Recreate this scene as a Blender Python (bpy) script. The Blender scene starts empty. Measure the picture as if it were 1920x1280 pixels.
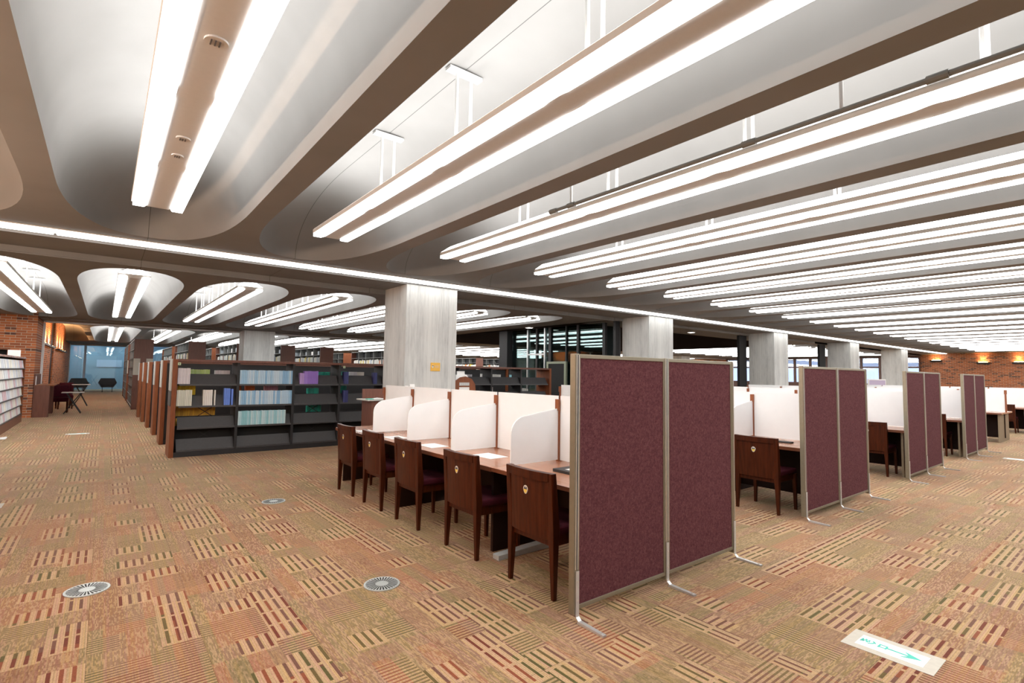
import bpy, math, random
from mathutils import Vector, Matrix
R = random.Random(7)
S = bpy.context.scene
C = S.collection
PI = math.pi

# ------------------------------------------------------------------ materials
def srgb(r, g, b):
    f = lambda c: (c/255/12.92) if c/255 <= .04045 else ((c/255+.055)/1.055)**2.4
    return (f(r), f(g), f(b), 1)

class NT:
    def __init__(s, name):
        s.m = bpy.data.materials.new(name); s.m.use_nodes = True
        s.t = s.m.node_tree; s.t.nodes.clear()
        s.out = s.t.nodes.new('ShaderNodeOutputMaterial')
    def n(s, typ, **kw):
        x = s.t.nodes.new(typ)
        for k, v in kw.items(): setattr(x, k, v)
        return x
    def l(s, a, b): s.t.links.new(a, b)
    def put(s, sock, v):
        if isinstance(v, bpy.types.NodeSocket): s.l(v, sock)
        elif isinstance(v, (int, float)) and sock.type in ('RGBA',): sock.default_value = (v, v, v, 1)
        else: sock.default_value = v
    def math(s, op, a, b=0, c=None):
        x = s.n('ShaderNodeMath', operation=op)
        s.put(x.inputs[0], a); s.put(x.inputs[1], b)
        if c is not None: s.put(x.inputs[2], c)
        return x.outputs[0]
    def mix(s, fac, a, b, mode='MIX'):
        x = s.n('ShaderNodeMix', data_type='RGBA', blend_type=mode)
        s.put(x.inputs[0], fac); s.put(x.inputs[6], a); s.put(x.inputs[7], b)
        return x.outputs[2]
    def ramp(s, fac, stops, interp='LINEAR'):
        x = s.n('ShaderNodeValToRGB'); cr = x.color_ramp; cr.interpolation = interp
        while len(cr.elements) < len(stops): cr.elements.new(.5)
        for e, (p, c) in zip(cr.elements, stops): e.position = p; e.color = c
        s.put(x.inputs[0], fac); return x.outputs[0]
    def noise(s, vec, scale, detail=3, rough=.55):
        x = s.n('ShaderNodeTexNoise'); s.l(vec, x.inputs['Vector'])
        x.inputs['Scale'].default_value = scale; x.inputs['Detail'].default_value = detail; x.inputs['Roughness'].default_value = rough
        return x.outputs['Fac']
    def white(s, a, b):
        x = s.n('ShaderNodeCombineXYZ'); s.put(x.inputs[0], a); s.put(x.inputs[1], b)
        w = s.n('ShaderNodeTexWhiteNoise', noise_dimensions='2D'); s.l(x.outputs[0], w.inputs['Vector'])
        return w.outputs['Value']
    def coord(s, obj=True):
        x = s.n('ShaderNodeTexCoord'); return x.outputs['Object' if obj else 'Generated']
    def world(s):
        return s.n('ShaderNodeNewGeometry').outputs['Position']
    def sep(s, v):
        x = s.n('ShaderNodeSeparateXYZ'); s.l(v, x.inputs[0]); return x.outputs
    def scale(s, v, sc):
        x = s.n('ShaderNodeMapping'); s.l(v, x.inputs[0]); x.inputs['Scale'].default_value = sc; return x.outputs[0]
    def bsdf(s, col, rough=.5, metal=0, spec=.5, bump=None, bs=.3, bd=.01, **kw):
        b = s.n('ShaderNodeBsdfPrincipled')
        s.put(b.inputs['Base Color'], col); s.put(b.inputs['Roughness'], rough)
        b.inputs['Metallic'].default_value = metal; b.inputs['Specular IOR Level'].default_value = spec
        for k, v in kw.items(): s.put(b.inputs[k], v)
        if bump is not None:
            x = s.n('ShaderNodeBump'); x.inputs['Strength'].default_value = bs; x.inputs['Distance'].default_value = bd
            s.l(bump, x.inputs['Height']); s.l(x.outputs[0], b.inputs['Normal'])
        s.l(b.outputs[0], s.out.inputs[0]); return b

M = {}
def plain(name, col, rough=.5, metal=0, spec=.5, var=.12, nscale=30):
    t = NT(name); c = t.coord()
    f = t.noise(c, nscale)
    k = t.math('MULTIPLY_ADD', f, 2*var, 1-var)
    x = t.n('ShaderNodeVectorMath', operation='SCALE'); x.inputs[0].default_value = col[:3]; t.l(k, x.inputs['Scale'])
    t.bsdf(x.outputs[0], rough, metal, spec); M[name] = t.m; return t.m

def wood(name, dark, light, rough=.35, axis=2, spec=.5):
    t = NT(name); c = t.coord()
    sc = [14, 14, 14]; sc[axis] = 1.2
    f = t.noise(t.scale(c, sc), 2.5, 5, .6)
    col = t.ramp(f, [(.3, dark), (.7, light)])
    t.bsdf(col, rough, 0, spec); M[name] = t.m; return t.m

def emis(name, col, strength):
    t = NT(name); e = t.n('ShaderNodeEmission'); e.inputs[0].default_value = col; e.inputs[1].default_value = strength
    t.l(e.outputs[0], t.out.inputs[0]); M[name] = t.m; return t.m

def make_materials():
    # carpet -------------------------------------------------------------
    t = NT('carpet'); p = t.sep(t.world())
    X0, Y0 = p[0], p[1]
    reg = t.math('GREATER_THAN', X0, 2.95)
    inv = t.math('SUBTRACT', 1, reg)
    X = t.math('ADD', t.math('MULTIPLY', X0, inv), t.math('MULTIPLY', Y0, reg))
    Y = t.math('ADD', t.math('MULTIPLY', Y0, inv), t.math('MULTIPLY', X0, reg))
    fl = lambda v, s, o=0: t.math('FLOOR', t.math('MULTIPLY_ADD', v, 1/s, o))
    fr = lambda v, s, o=0: t.math('FRACT', t.math('MULTIPLY_ADD', v, 1/s, o))
    # half-metre tiles: a flecked strip and two block columns, rows shifted per column
    tx = fl(X, .5); tf = fr(X, .5)
    ca, cb2 = t.math('GREATER_THAN', tf, .28), t.math('GREATER_THAN', tf, .64)
    col = t.math('MULTIPLY_ADD', tx, 3, t.math('ADD', ca, cb2))
    sh = t.math('MULTIPLY', t.white(col, 3.3), 7.0)
    rv = t.math('MULTIPLY_ADD', Y, 1/.19, sh)
    row, rfr = t.math('FLOOR', rv), t.math('FRACT', rv)
    typ = t.math('ADD', t.white(col, row), t.math('MULTIPLY', t.math('SUBTRACT', 1, ca), .55))
    # yarn hues run along Y and change across X
    zone = t.white(t.math('FLOOR', t.math('MULTIPLY_ADD', X, 1/.098, .3)), t.math('FLOOR', t.math('MULTIPLY_ADD', Y, 1/1.0, t.math('MULTIPLY', t.white(tx, 8.8), 5.0))))
    zbig = t.white(fl(X, .5, .2), fl(Y, .5, .6))
    zn = t.math('MULTIPLY_ADD', zone, .62, t.math('MULTIPLY', zbig, .38))
    hue = t.ramp(zn, [(0, srgb(104, 42, 32)), (.24, srgb(132, 68, 45)), (.40, srgb(108, 72, 62)), (.54, srgb(96, 82, 46)), (.72, srgb(82, 78, 42)), (.85, srgb(104, 66, 54))], 'CONSTANT')
    yarn = fl(X, .006)
    yv = t.white(yarn, fl(Y, .5))
    light = t.ramp(yv, [(0, srgb(192, 160, 124)), (.35, srgb(190, 158, 112)), (.6, srgb(188, 150, 124)), (.8, srgb(180, 152, 116))], 'CONSTANT')
    fleck = t.white(yarn, t.math('FLOOR', t.math('MULTIPLY_ADD', Y, 1/.030, t.math('MULTIPLY', t.white(yarn, 9.1), 9.0))))
    pin = t.math('MULTIPLY', t.math('LESS_THAN', fr(X, .012), .4), .20)
    bar = t.math('LESS_THAN', fr(X, .049), .36)
    bar = t.math('MULTIPLY', bar, t.math('GREATER_THAN', rfr, .12))
    m_bar = t.math('MAXIMUM', t.math('MULTIPLY', bar, .98), pin)
    m_str = t.math('MAXIMUM', t.math('MULTIPLY', t.math('LESS_THAN', fr(Y, .027), .45), .86), t.math('MULTIPLY_ADD', fleck, .15, .16))
    m_dash = t.math('MULTIPLY_ADD', t.math('GREATER_THAN', fleck, .46), .34, .28)
    m_pl = t.math('MULTIPLY_ADD', fleck, .35, .38)
    sel = lambda th, a, b: t.math('ADD', t.math('MULTIPLY', a, t.math('LESS_THAN', typ, th)), t.math('MULTIPLY', b, t.math('GREATER_THAN', typ, th)))
    mm = sel(.44, m_bar, sel(.68, m_str, sel(.80, m_pl, m_dash)))
    c2 = t.mix(mm, light, hue)
    rib = t.math('SINE', t.math('MULTIPLY', Y, 2*PI/.007))
    fine = t.white(fl(X, .004), fl(Y, .006))
    k = t.math('ADD', t.math('MULTIPLY_ADD', rib, .05, .70), t.math('MULTIPLY', fine, .28))
    big = t.noise(t.world(), .35, 2)
    k = t.math('MULTIPLY', k, t.math('MULTIPLY_ADD', big, .26, .84))
    x = t.n('ShaderNodeVectorMath', operation='SCALE'); t.l(c2, x.inputs[0]); t.l(k, x.inputs['Scale'])
    seam = t.math('LESS_THAN', t.math('MINIMUM', fr(X, .5), fr(Y, .5)), .008)
    cc = t.mix(t.math('MULTIPLY', seam, .4), x.outputs[0], srgb(70, 45, 28))
    t.bsdf(cc, .95, 0, .1, **{'Sheen Weight': .45, 'Sheen Roughness': .35, 'Sheen Tint': (.95, .78, .58, 1)}); M['carpet'] = t.m
    # painted concrete ceiling; casting joint along each coffer's crown ----
    t = NT('ceiling_paint'); w = t.world(); p = t.sep(w)
    f = t.noise(w, 1.2, 3); g = t.noise(w, 60, 2)
    fx = t.math('FRACT', t.math('MULTIPLY_ADD', p[0], 1/1.765, (.8825-.346)/1.765))
    j = t.math('LESS_THAN', t.math('ABSOLUTE', t.math('SUBTRACT', fx, .5)), .0018)
    base = t.ramp(f, [(.3, (.225, .222, .217, 1)), (.7, (.258, .255, .250, 1))])
    t.bsdf(t.mix(t.math('MULTIPLY', j, .75), base, (.03, .03, .03, 1)), .7, 0, .2, g, .05, .002); M['ceiling_paint'] = t.m
    # board-marked concrete ---------------------------------------------------
    t = NT('board_concrete'); c = t.coord(); p = t.sep(c)
    u = t.math('ADD', p[0], p[1])
    bd = t.white(t.math('FLOOR', t.math('MULTIPLY', u, 1/.075)), 1.5)
    gr = t.noise(t.scale(c, (30, 30, 1.1)), 2.0, 6, .65)
    bl = t.noise(t.scale(c, (3, 3, 1.2)), 1.7, 4, .6)
    v = t.math('ADD', t.math('MULTIPLY', bd, .22), t.math('ADD', t.math('MULTIPLY', gr, .75), t.math('MULTIPLY', bl, .35)))
    col = t.ramp(v, [(.40, (.30, .31, .31, 1)), (.54, (.50, .515, .51, 1)), (.70, (.62, .635, .62, 1)), (.95, (.70, .71, .69, 1))])
    ed = t.math('LESS_THAN', t.math('FRACT', t.math('MULTIPLY', u, 1/.075)), .05)
    col = t.mix(t.math('MULTIPLY', ed, .25), col, (.3, .3, .27, 1))
    t.bsdf(col, .8, 0, .2, gr, .25, .004); M['board_concrete'] = t.m
    # brick, two orientations -------------------------------------------------
    for nm, sw in (('brick_across', 0), ('brick_along', 1)):
        t = NT(nm); p = t.sep(t.world())
        cb = t.n('ShaderNodeCombineXYZ'); t.l(p[sw], cb.inputs[0]); t.l(p[2], cb.inputs[1])
        b = t.n('ShaderNodeTexBrick'); t.l(cb.outputs[0], b.inputs['Vector'])
        b.inputs['Scale'].default_value = 1; b.inputs['Brick Width'].default_value = .23; b.inputs['Row Height'].default_value = .075
        b.inputs['Mortar Size'].default_value = .006; b.inputs['Bias'].default_value = 0
        b.inputs['Color1'].default_value = (.46, .145, .055, 1); b.inputs['Color2'].default_value = (.25, .08, .038, 1); b.inputs['Mortar'].default_value = (.42, .34, .25, 1)
        rr = t.math('FLOOR', t.math('MULTIPLY', p[2], 1/.075))
        off = t.math('MULTIPLY', t.math('MODULO', rr, 2.0), .5)
        bi = t.math('FLOOR', t.math('MULTIPLY_ADD', p[sw], 1/.23, off))
        dk = t.math('GREATER_THAN', t.white(bi, rr), .88)
        col = t.mix(t.math('MULTIPLY', t.math('MULTIPLY', dk, .75), t.math('SUBTRACT', 1, b.outputs['Fac'])), b.outputs['Color'], (.05, .035, .035, 1))
        t.bsdf(col, .85, 0, .2); M[nm] = t.m
    # fabric ------------------------------------------------------------------
    t = NT('plum_fabric'); c = t.coord()
    f = t.noise(c, 420, 2, .7); g = t.noise(c, 60, 3)
    v = t.math('ADD', t.math('MULTIPLY', f, .7), t.math('MULTIPLY', g, .3))
    t.bsdf(t.ramp(v, [(.36, (.045, .012, .016, 1)), (.5, (.108, .036, .043, 1)), (.64, (.18, .075, .076, 1))]), .95, 0, .1); M['plum_fabric'] = t.m
    # wood, metals ------------------------------------------------------------
    wood('chair_wood', (.030, .0056, .0013, 1), (.078, .0155, .0034, 1), .40, 2, .22)
    wood('case_wood', (.15, .045, .018, 1), (.26, .082, .030, 1), .45, 2, .3)
    wood('dark_case_wood', (.115, .042, .026, 1), (.18, .066, .042, 1), .45)
    wood('desk_wood', (.36, .165, .095, 1), (.45, .22, .135, 1), .22, 1)
    wood('post_wood', (.20, .055, .018, 1), (.30, .09, .03, 1), .4)
    wood('atrium_wood', (.020, .010, .008, 1), (.034, .017, .012, 1), .5, 0)
    plain('edge_wood', (.16, .05, .022), .4)
    plain('shadow_wood', (.022, .008, .005), .6, 0, .2)  # under-desk shade put into the wood colour; the wall pilaster is simply dark
    plain('leg_grey', (.42, .44, .44), .4)
    plain('black_steel', (.022, .022, .024), .5, 0, .4)
    plain('dark_plate', (.060, .060, .064), .45, 0, .5)
    plain('champagne_aluminium', (.26, .23, .17), .4, .55)
    plain('bright_aluminium', (.72, .70, .66), .3, .8)
    plain('foot_metal', (.60, .60, .60), .3, .5)
    plain('chrome', (.75, .75, .76), .15, 1.0)
    plain('steel', (.55, .56, .56), .35, .9)
    plain('khaki_panel', (.23, .175, .11), .5)
    plain('trim_white', (.86, .87, .88), .4)
    plain('shelf_grey', (.16, .165, .16), .5)
    plain('vent_metal', (.52, .55, .53), .4, .55)
    plain('fixture_white', (.62, .61, .59), .5, 0, .3, .04)
    plain('rod_white', (.68, .68, .67), .4, 0, .4, .04)
    plain('pipe_grey', (.17, .175, .165), .5)
    plain('paper', (.82, .82, .81), .7, 0, .2, .03)
    plain('print_grey', (.55, .56, .57), .8)
    plain('print_dark', (.12, .12, .13), .8)
    plain('screen_white', (.85, .885, .90), .3, 0, .4, .03, 8)
    plain('maroon_seat', (.05, .007, .013), .9, 0, .1)
    plain('black_gap', (.008, .008, .008), .8)
    plain('emblem_yellow', (.75, .55, .10), .4)
    plain('emblem_white', (.72, .72, .68), .4)
    plain('emblem_dark', (.03, .03, .06), .4)
    plain('plaque_yellow', (.80, .46, .06), .45)
    plain('turquoise', (.05, .50, .40), .6)
    plain('sign_cream', (.50, .47, .40), .7)
    plain('sign_white', (.86, .87, .87), .4)
    plain('card_grey', (.50, .51, .49), .6)
    plain('card_dark', (.10, .10, .10), .6)
    plain('tag_green', (.50, .62, .40), .6)
    plain('wall_paint', (.55, .54, .52), .8)
    plain('window_frame', (.10, .045, .03), .5)
    plain('blind_slat', (.45, .50, .75), .6)
    plain('mesh_black', (.03, .034, .038), .6)
    plain('table_grey', (.42, .40, .38), .45)
    plain('stone_dark', (.05, .05, .05), .6)
    plain('glass_room_wall', (.30, .42, .50), .8, 0, .2, .1, 1.5)
    plain('glass_room_pale', (.52, .62, .74), .8)
    plain('monitor_lavender', (.42, .36, .52), .5)
    plain('green_frame', (.25, .28, .2), .5)
    emis('lamp_lens', (1, .99, .975, 1), 12.0)
    emis('uplight_lens', (1, .99, .97, 1), 17.0)
    emis('shoulder_glow', (1, .985, .955, 1), 8.5)  # glow given to the white housing shoulders to brighten the coffer sides
    emis('room_fill', (.86, .94, 1, 1), 14.0)  # emission of the fill panels added behind the end glass
    emis('strip_lens', (1, .99, .97, 1), 5.0)
    emis('warm_bulb', (1, .62, .25, 1), 60)
    emis('downlight_lens', (1, .95, .88, 1), 6)
    for nm, tr, tint in (('dark_glass', .80, (.42, .52, .52, 1)), ('end_glass', .80, (.80, .92, .95, 1)), ('clear_glass', .93, (.95, .97, 1, 1))):
        t = NT(nm)
        g = t.n('ShaderNodeBsdfGlossy'); g.inputs['Roughness'].default_value = .01; g.inputs[0].default_value = (.9, .95, .95, 1)
        a = t.n('ShaderNodeBsdfTransparent'); a.inputs[0].default_value = tint
        fz = t.n('ShaderNodeFresnel'); fz.inputs[0].default_value = 1.5
        k = t.math('MINIMUM', t.math('MULTIPLY_ADD', fz.outputs[0], .5 if nm == 'dark_glass' else 1.0, (1-tr)*(.08 if nm == 'dark_glass' else .35)), 1)
        mx = t.n('ShaderNodeMixShader'); t.l(k, mx.inputs[0]); t.l(a.outputs[0], mx.inputs[1]); t.l(g.outputs[0], mx.inputs[2])
        t.l(mx.outputs[0], t.out.inputs[0]); M[nm] = t.m
make_materials()
def book_mat(name, col, rough=.55):
    if name not in M: plain(name, col, rough, 0, .3, .15, 12)
    return M[name]

# ------------------------------------------------------------------ mesh helper
class MB:
    def __init__(s): s.v = []; s.f = []
    def add(s, vs, fs):
        o = len(s.v); s.v += [tuple(v) for v in vs]; s.f += [tuple(i+o for i in f) for f in fs]; return s
    def box(s, x0, x1, y0, y1, z0, z1):
        return s.add([(x0,y0,z0),(x1,y0,z0),(x1,y1,z0),(x0,y1,z0),(x0,y0,z1),(x1,y0,z1),(x1,y1,z1),(x0,y1,z1)],
                     [(3,2,1,0),(4,5,6,7),(0,1,5,4),(1,2,6,5),(2,3,7,6),(3,0,4,7)])
    def hexa(s, p):   # 8 points, bottom ring then top ring
        return s.add(p, [(3,2,1,0),(4,5,6,7),(0,1,5,4),(1,2,6,5),(2,3,7,6),(3,0,4,7)])
    def cyl(s, a, b, r, n=12, r2=None):
        a, b = Vector(a), Vector(b); d = (b-a).normalized(); r2 = r if r2 is None else r2
        u = d.orthogonal().normalized(); w = d.cross(u)
        vs = [a+(u*math.cos(2*PI*i/n)+w*math.sin(2*PI*i/n))*r for i in range(n)]+[b+(u*math.cos(2*PI*i/n)+w*math.sin(2*PI*i/n))*r2 for i in range(n)]
        return s.add(vs, [tuple(range(n-1,-1,-1)), tuple(range(n,2*n))]+[(i,(i+1)%n,(i+1)%n+n,i+n) for i in range(n)])
    def tube(s, pts, r, n=8):
        for a, b in zip(pts, pts[1:]): s.cyl(a, b, r, n)
        return s
    def prism(s, poly, axis, a, b):   # poly in the two other axes, in cyclic order
        def P(q, h):
            return {0:(h,q[0],q[1]), 1:(q[0],h,q[1]), 2:(q[0],q[1],h)}[axis]
        n = len(poly)
        return s.add([P(q,a) for q in poly]+[P(q,b) for q in poly],
                     [tuple(range(n-1,-1,-1)), tuple(range(n,2*n))]+[(i,(i+1)%n,(i+1)%n+n,i+n) for i in range(n)])
    def grid(s, rows):
        o = len(s.v); m = len(rows[0])
        for r in rows: s.v += [tuple(p) for p in r]
        for i in range(len(rows)-1):
            for j in range(m-1): s.f.append((o+i*m+j, o+i*m+j+1, o+(i+1)*m+j+1, o+(i+1)*m+j))
        return s
    def data(s, name, mat, smooth=False):
        me = bpy.data.meshes.new(name); me.from_pydata(s.v, [], s.f)
        me.materials.append(M[mat] if isinstance(mat, str) else mat)
        import bmesh
        bm = bmesh.new(); bm.from_mesh(me); bmesh.ops.recalc_face_normals(bm, faces=bm.faces); bm.to_mesh(me); bm.free()
        if smooth:
            for p in me.polygons: p.use_smooth = True
        return me
    def obj(s, name, mat, parent=None, loc=(0,0,0), bev=0, smooth=False):
        o = bpy.data.objects.new(name, s.data(name, mat, smooth)); C.objects.link(o); o.location = loc
        if parent is not None: o.parent = parent
        if bev:
            b = o.modifiers.new('Bevel', 'BEVEL'); b.width = bev; b.segments = 2; b.limit_method = 'ANGLE'
        return o

def tag(o, label=None, cat=None, group=None, kind=None):
    if label: o['label'] = label
    if cat: o['category'] = cat
    if group: o['group'] = group
    if kind: o['kind'] = kind
    return o
def thing(name, label, cat, loc=(0,0,0), rz=0, group=None):
    o = bpy.data.objects.new(name, None); C.objects.link(o); o.location = loc; o.rotation_euler = (0,0,rz); o.empty_display_size = .1
    return tag(o, label, cat, group)
KIDS = {}
def dup(root, loc, rz=0, label=None, group=None):
    r = root.copy(); C.objects.link(r); r.location = loc; r.rotation_euler = (0,0,rz)
    if label: r['label'] = label
    if group: r['group'] = group
    for ch in list(root.children):
        c = ch.copy(); C.objects.link(c); c.parent = r
        for g in list(ch.children):
            d = g.copy(); C.objects.link(d); d.parent = c
    return r
def struct(name, mb, mat, label=None, cat=None, **kw):
    return tag(mb.obj(name, mat, **kw), label, cat, None, 'structure')
ORD = 'first second third fourth fifth sixth seventh eighth ninth tenth eleventh twelfth thirteenth fourteenth fifteenth sixteenth seventeenth eighteenth nineteenth twentieth'.split()
def nth(i):
    if i <= 20: return ORD[i-1]
    tens = {2:'twenty',3:'thirty',4:'forty',5:'fifty',6:'sixty',7:'seventy',8:'eighty',9:'ninety'}
    tz = {2:'twentieth',3:'thirtieth',4:'fortieth',5:'fiftieth',6:'sixtieth',7:'seventieth',8:'eightieth',9:'ninetieth'}
    return tz[i//10] if i % 10 == 0 else tens[i//10]+'-'+ORD[i%10-1]

# ------------------------------------------------------------------ camera
f, yaw, pit, rol = 964.2, .668466, .063045, .015081
fw = Vector((math.sin(yaw)*math.cos(pit), math.cos(yaw)*math.cos(pit), math.sin(pit)))
rt = Vector((math.cos(yaw), -math.sin(yaw), 0)); up = rt.cross(fw)
r2 = rt*math.cos(rol)+up*math.sin(rol); u2 = -rt*math.sin(rol)+up*math.cos(rol)
cam = bpy.data.cameras.new('camera'); co = bpy.data.objects.new('camera', cam); C.objects.link(co)
m = Matrix((r2, u2, -fw)).transposed().to_4x4(); m.translation = (0, 0, 1.49); co.matrix_world = m
cam.sensor_width = 36; cam.lens = 36*f/1920; cam.clip_start = .05; cam.clip_end = 200
S.camera = co

# ------------------------------------------------------------------ setting
PITCH = 1.765; HW = .768; N = 2.3; DEP = .74
XC = lambda k, o=.346: o+PITCH*k
Z1, Z2, Z3 = 3.13, 3.0, 2.95
SOF1, SOF2 = 3.08, 2.97

struct('floor', MB().add([(-8,-7,0),(46,-7,0),(46,46,0),(-8,46,0)], [(0,1,2,3)]), 'carpet')

def ceiling(name, z, y0, y1, t0, t1, ks, off, xlo, xhi, Lr=2.0):
    b = MB()
    def wv(y):
        v = max(0, (t0+Lr-y)/Lr, (y-(t1-Lr))/Lr); v = min(1, v)
        return v, max(0, 1-v**N)**(1/N)
    ys = []
    nE = 14
    for i in range(nE+1): ys.append(t0+Lr*(1-math.cos(PI/2*i/nE)))
    a, c = t0+Lr, t1-Lr
    for i in range(1, 6): ys.append(a+(c-a)*i/6)
    for i in range(nE+1): ys.append(c+Lr*math.sin(PI/2*i/nE))
    nU = 22
    for k in ks:
        xc = XC(k, off)
        rows = []
        for y in ys:
            v, w = wv(y); r = []
            for j in range(nU+1):
                uu = math.sin(PI/2*(2*j/nU-1))
                x = uu*w
                s = min(1, (abs(x)**N+v**N)**(1/N))
                r.append((xc+HW*x, y, z+DEP*max(0, 1-s**2.2)**(1/2.2)))
            rows.append(r)
        b.grid(rows)
        for sg in (-1, 1):
            b.grid([[(xc+sg*PITCH/2, y, z), (xc+sg*HW*wv(y)[1], y, z)] for y in ys])
        b.grid([[(xc-PITCH/2, y0, z), (xc+PITCH/2, y0, z)], [(xc-PITCH/2, t0, z), (xc+PITCH/2, t0, z)]])
        b.grid([[(xc-PITCH/2, t1, z), (xc+PITCH/2, t1, z)], [(xc-PITCH/2, y1, z), (xc+PITCH/2, y1, z)]])
    lo, hi = XC(ks[0], off)-PITCH/2, XC(ks[-1], off)+PITCH/2
    if xlo < lo: b.grid([[(xlo,y0,z),(lo,y0,z)],[(xlo,y1,z),(lo,y1,z)]])
    if hi < xhi: b.grid([[(hi,y0,z),(xhi,y0,z)],[(hi,y1,z),(xhi,y1,z)]])
    o = struct(name, b, 'ceiling_paint')
    for p in o.data.polygons:
        vs = [o.data.vertices[i].co.z for i in p.vertices]
        p.use_smooth = max(vs)-min(vs) > 1e-4 or min(vs) > z+.01
    return o
ceiling('ceiling', Z1, -5.5, 8.42, -3.9, 7.84, list(range(-1, 23)), .346, -8, 46)
ceiling('ceiling', Z2, 9.28, 21.32, 9.72, 20.7, list(range(-4, 6)), .32, -8, 10.9)
ceiling('ceiling', Z2, 9.28, 21.32, 9.72, 20.7, list(range(14, 23)), .32, 24, 46)
ceiling('ceiling', Z3, 22.18, 42, 22.7, 37.2, list(range(-1, 23)), .27, -8, 46)
struct('ceiling', MB().box(10.9, 24, 9.28, 10.45, Z2, Z2+.08), 'ceiling_paint')
# beams carried by the pillars
struct('ceiling_beam', MB().box(-8, 46, 8.40, 9.30, SOF1, 4.6), 'ceiling_paint', 'deep concrete beam along the near pillars beneath the ceiling strip light', 'beam')
struct('ceiling_beam', MB().box(-8, 46, 21.30, 22.20, SOF2, 4.6), 'ceiling_paint', 'deep concrete beam over the far pillar row and the brick corner', 'beam')
struct('ceiling_lip', MB().box(-8, 10.9, 9.30, 9.36, 2.985, 3.08), 'ceiling_paint', 'thin plaster lip along the rear edge of the near beam', 'trim')
struct('trim_1', MB().box(-1.60, 46, 22.20, 22.24, 2.915, 2.975), 'trim_white')
struct('trim_2', MB().box(-1.62, -1.56, 22.36, 22.42, 0, 2.915), 'trim_white')
# pillars
pill = MB().box(0, 1.07, 0, .90, 0, SOF1)
pm = pill.data('pillar', 'board_concrete')
near_l = ['tall board-marked concrete pillar with the small yellow plaque', 'concrete pillar rising just behind the nearest plum partition',
          'concrete pillar with a black post at its left edge, second plum partition before it', 'concrete pillar, fourth along the strip light from the plaque pillar', 'farthest concrete pillar under the strip light before the brick wall']
for k in range(5):
    o = bpy.data.objects.new('pillar', pm); C.objects.link(o); o.location = (4.2+7.055*k, 8.40, 0)
    tag(o, near_l[k], 'pillar', 'concrete pillars under the near beam', 'structure')
pm2 = MB().box(0, 1.08, 0, .90, 0, SOF2).data('pillar', 'board_concrete')
far_l = ['concrete pillar rising behind the middle of the nearest low bookcase', None, None, None, 'small far concrete pillar seen past the dark atrium']
for k in (0, 4):
    o = bpy.data.objects.new('pillar', pm2); C.objects.link(o); o.location = (4.04+7.055*k, 21.30, 0)
    tag(o, far_l[k], 'pillar', 'concrete pillars under the far beam', 'structure')
# walls
struct('wall_left', MB().box(-2.9, -2.6, -5.5, 8.4, 0, 4.6), 'brick_along')
struct('wall_left', MB().box(-8, -2.6, 8.1, 8.4, 0, 4.6), 'brick_across')
struct('wall_left', MB().box(-8, -7.7, 8.4, 20.6, 0, 4.6), 'brick_along')
wl = MB().box(-8, -2.60, 20.6, 22.40, 0, 4.6).box(-2.16, -1.62, 20.6, 22.40, 0, 4.6).box(-2.60, -2.16, 20.6, 22.40, 0, 1.45).box(-2.60, -2.16, 20.6, 22.40, 2.02, 4.6)
struct('wall_left', wl, 'brick_across')
struct('wall_left', MB().box(-2.05, -1.75, 22.40, 27.9, 0, 4.6).box(-2.05, -1.75, 29.5, 41.9, 0, 4.6), 'brick_along')
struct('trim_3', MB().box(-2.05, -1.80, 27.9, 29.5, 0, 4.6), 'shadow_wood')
w = thing('window_opening', 'small dark window opening in the brick wall above the magazine rack', 'window'); w['kind'] = 'structure'
MB().box(-2.60, -2.16, 20.75, 20.80, 1.45, 2.02).obj('dark_pane', 'black_gap', w)
MB().box(-2.60, -2.54, 20.57, 20.75, 1.45, 2.02).box(-2.22, -2.16, 20.57, 20.75, 1.45, 2.02).box(-2.54, -2.22, 20.57, 20.75, 1.97, 2.02).obj('frame', 'case_wood', w)
struct('wall_right', MB().box(40, 40.4, -5.5, 9.4, 0, 4.6), 'brick_along')
struct('wall_right', MB().box(40, 40.4, 22.2, 42, 0, 4.6), 'brick_along')
struct('wall_right', MB().box(40, 40.4, 9.4, 22.2, 0, 1.15).box(40, 40.4, 9.4, 22.2, 2.98, 4.6), 'window_frame')
struct('wall_back', MB().box(-8, 46, -5.9, -5.5, 0, 4.6), 'wall_paint')
struct('wall_front', MB().box(4.5, 46, 41.9, 42.3, 0, 4.6), 'wall_paint')
struct('ceiling', MB().box(-8, 46, -6, 43, 4.6, 4.8), 'wall_paint')
struct('wall_front', MB().box(-8, 46, 46, 46.3, 0, 4.6), 'glass_room_wall')
struct('wall_left', MB().box(-8.3, -8, -6, 46, 0, 4.6), 'wall_paint')
# windows of the right wall
for i in range(12):
    y0 = 9.4+i*1.0667
    w = thing('window_%d' % (i+1), None, None, (40, y0, 0)); w['kind'] = 'structure'
    fr = MB()
    for (a, b, c, d) in ((0,.07,1.15,2.98),(.9967,1.0667,1.15,2.98),(.07,.9967,1.15,1.22),(.07,.9967,2.90,2.98),(.07,.9967,2.24,2.34)):
        fr.box(-.08, .06, a, b, c, d)
    fr.obj('window_frame', 'window_frame', w)
    MB().box(.0, .008, .07, .9967, 1.22, 2.90).obj('pane', 'clear_glass', w)
    bl = MB()
    for q in range(9):
        z = 2.36+q*.058; bl.hexa([(.05,.08,z),(.08,.08,z+.03),(.08,.98,z+.03),(.05,.98,z),(.05,.08,z+.004),(.08,.08,z+.034),(.08,.98,z+.034),(.05,.98,z+.004)])
    bl.obj('blind', 'blind_slat', w)
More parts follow.
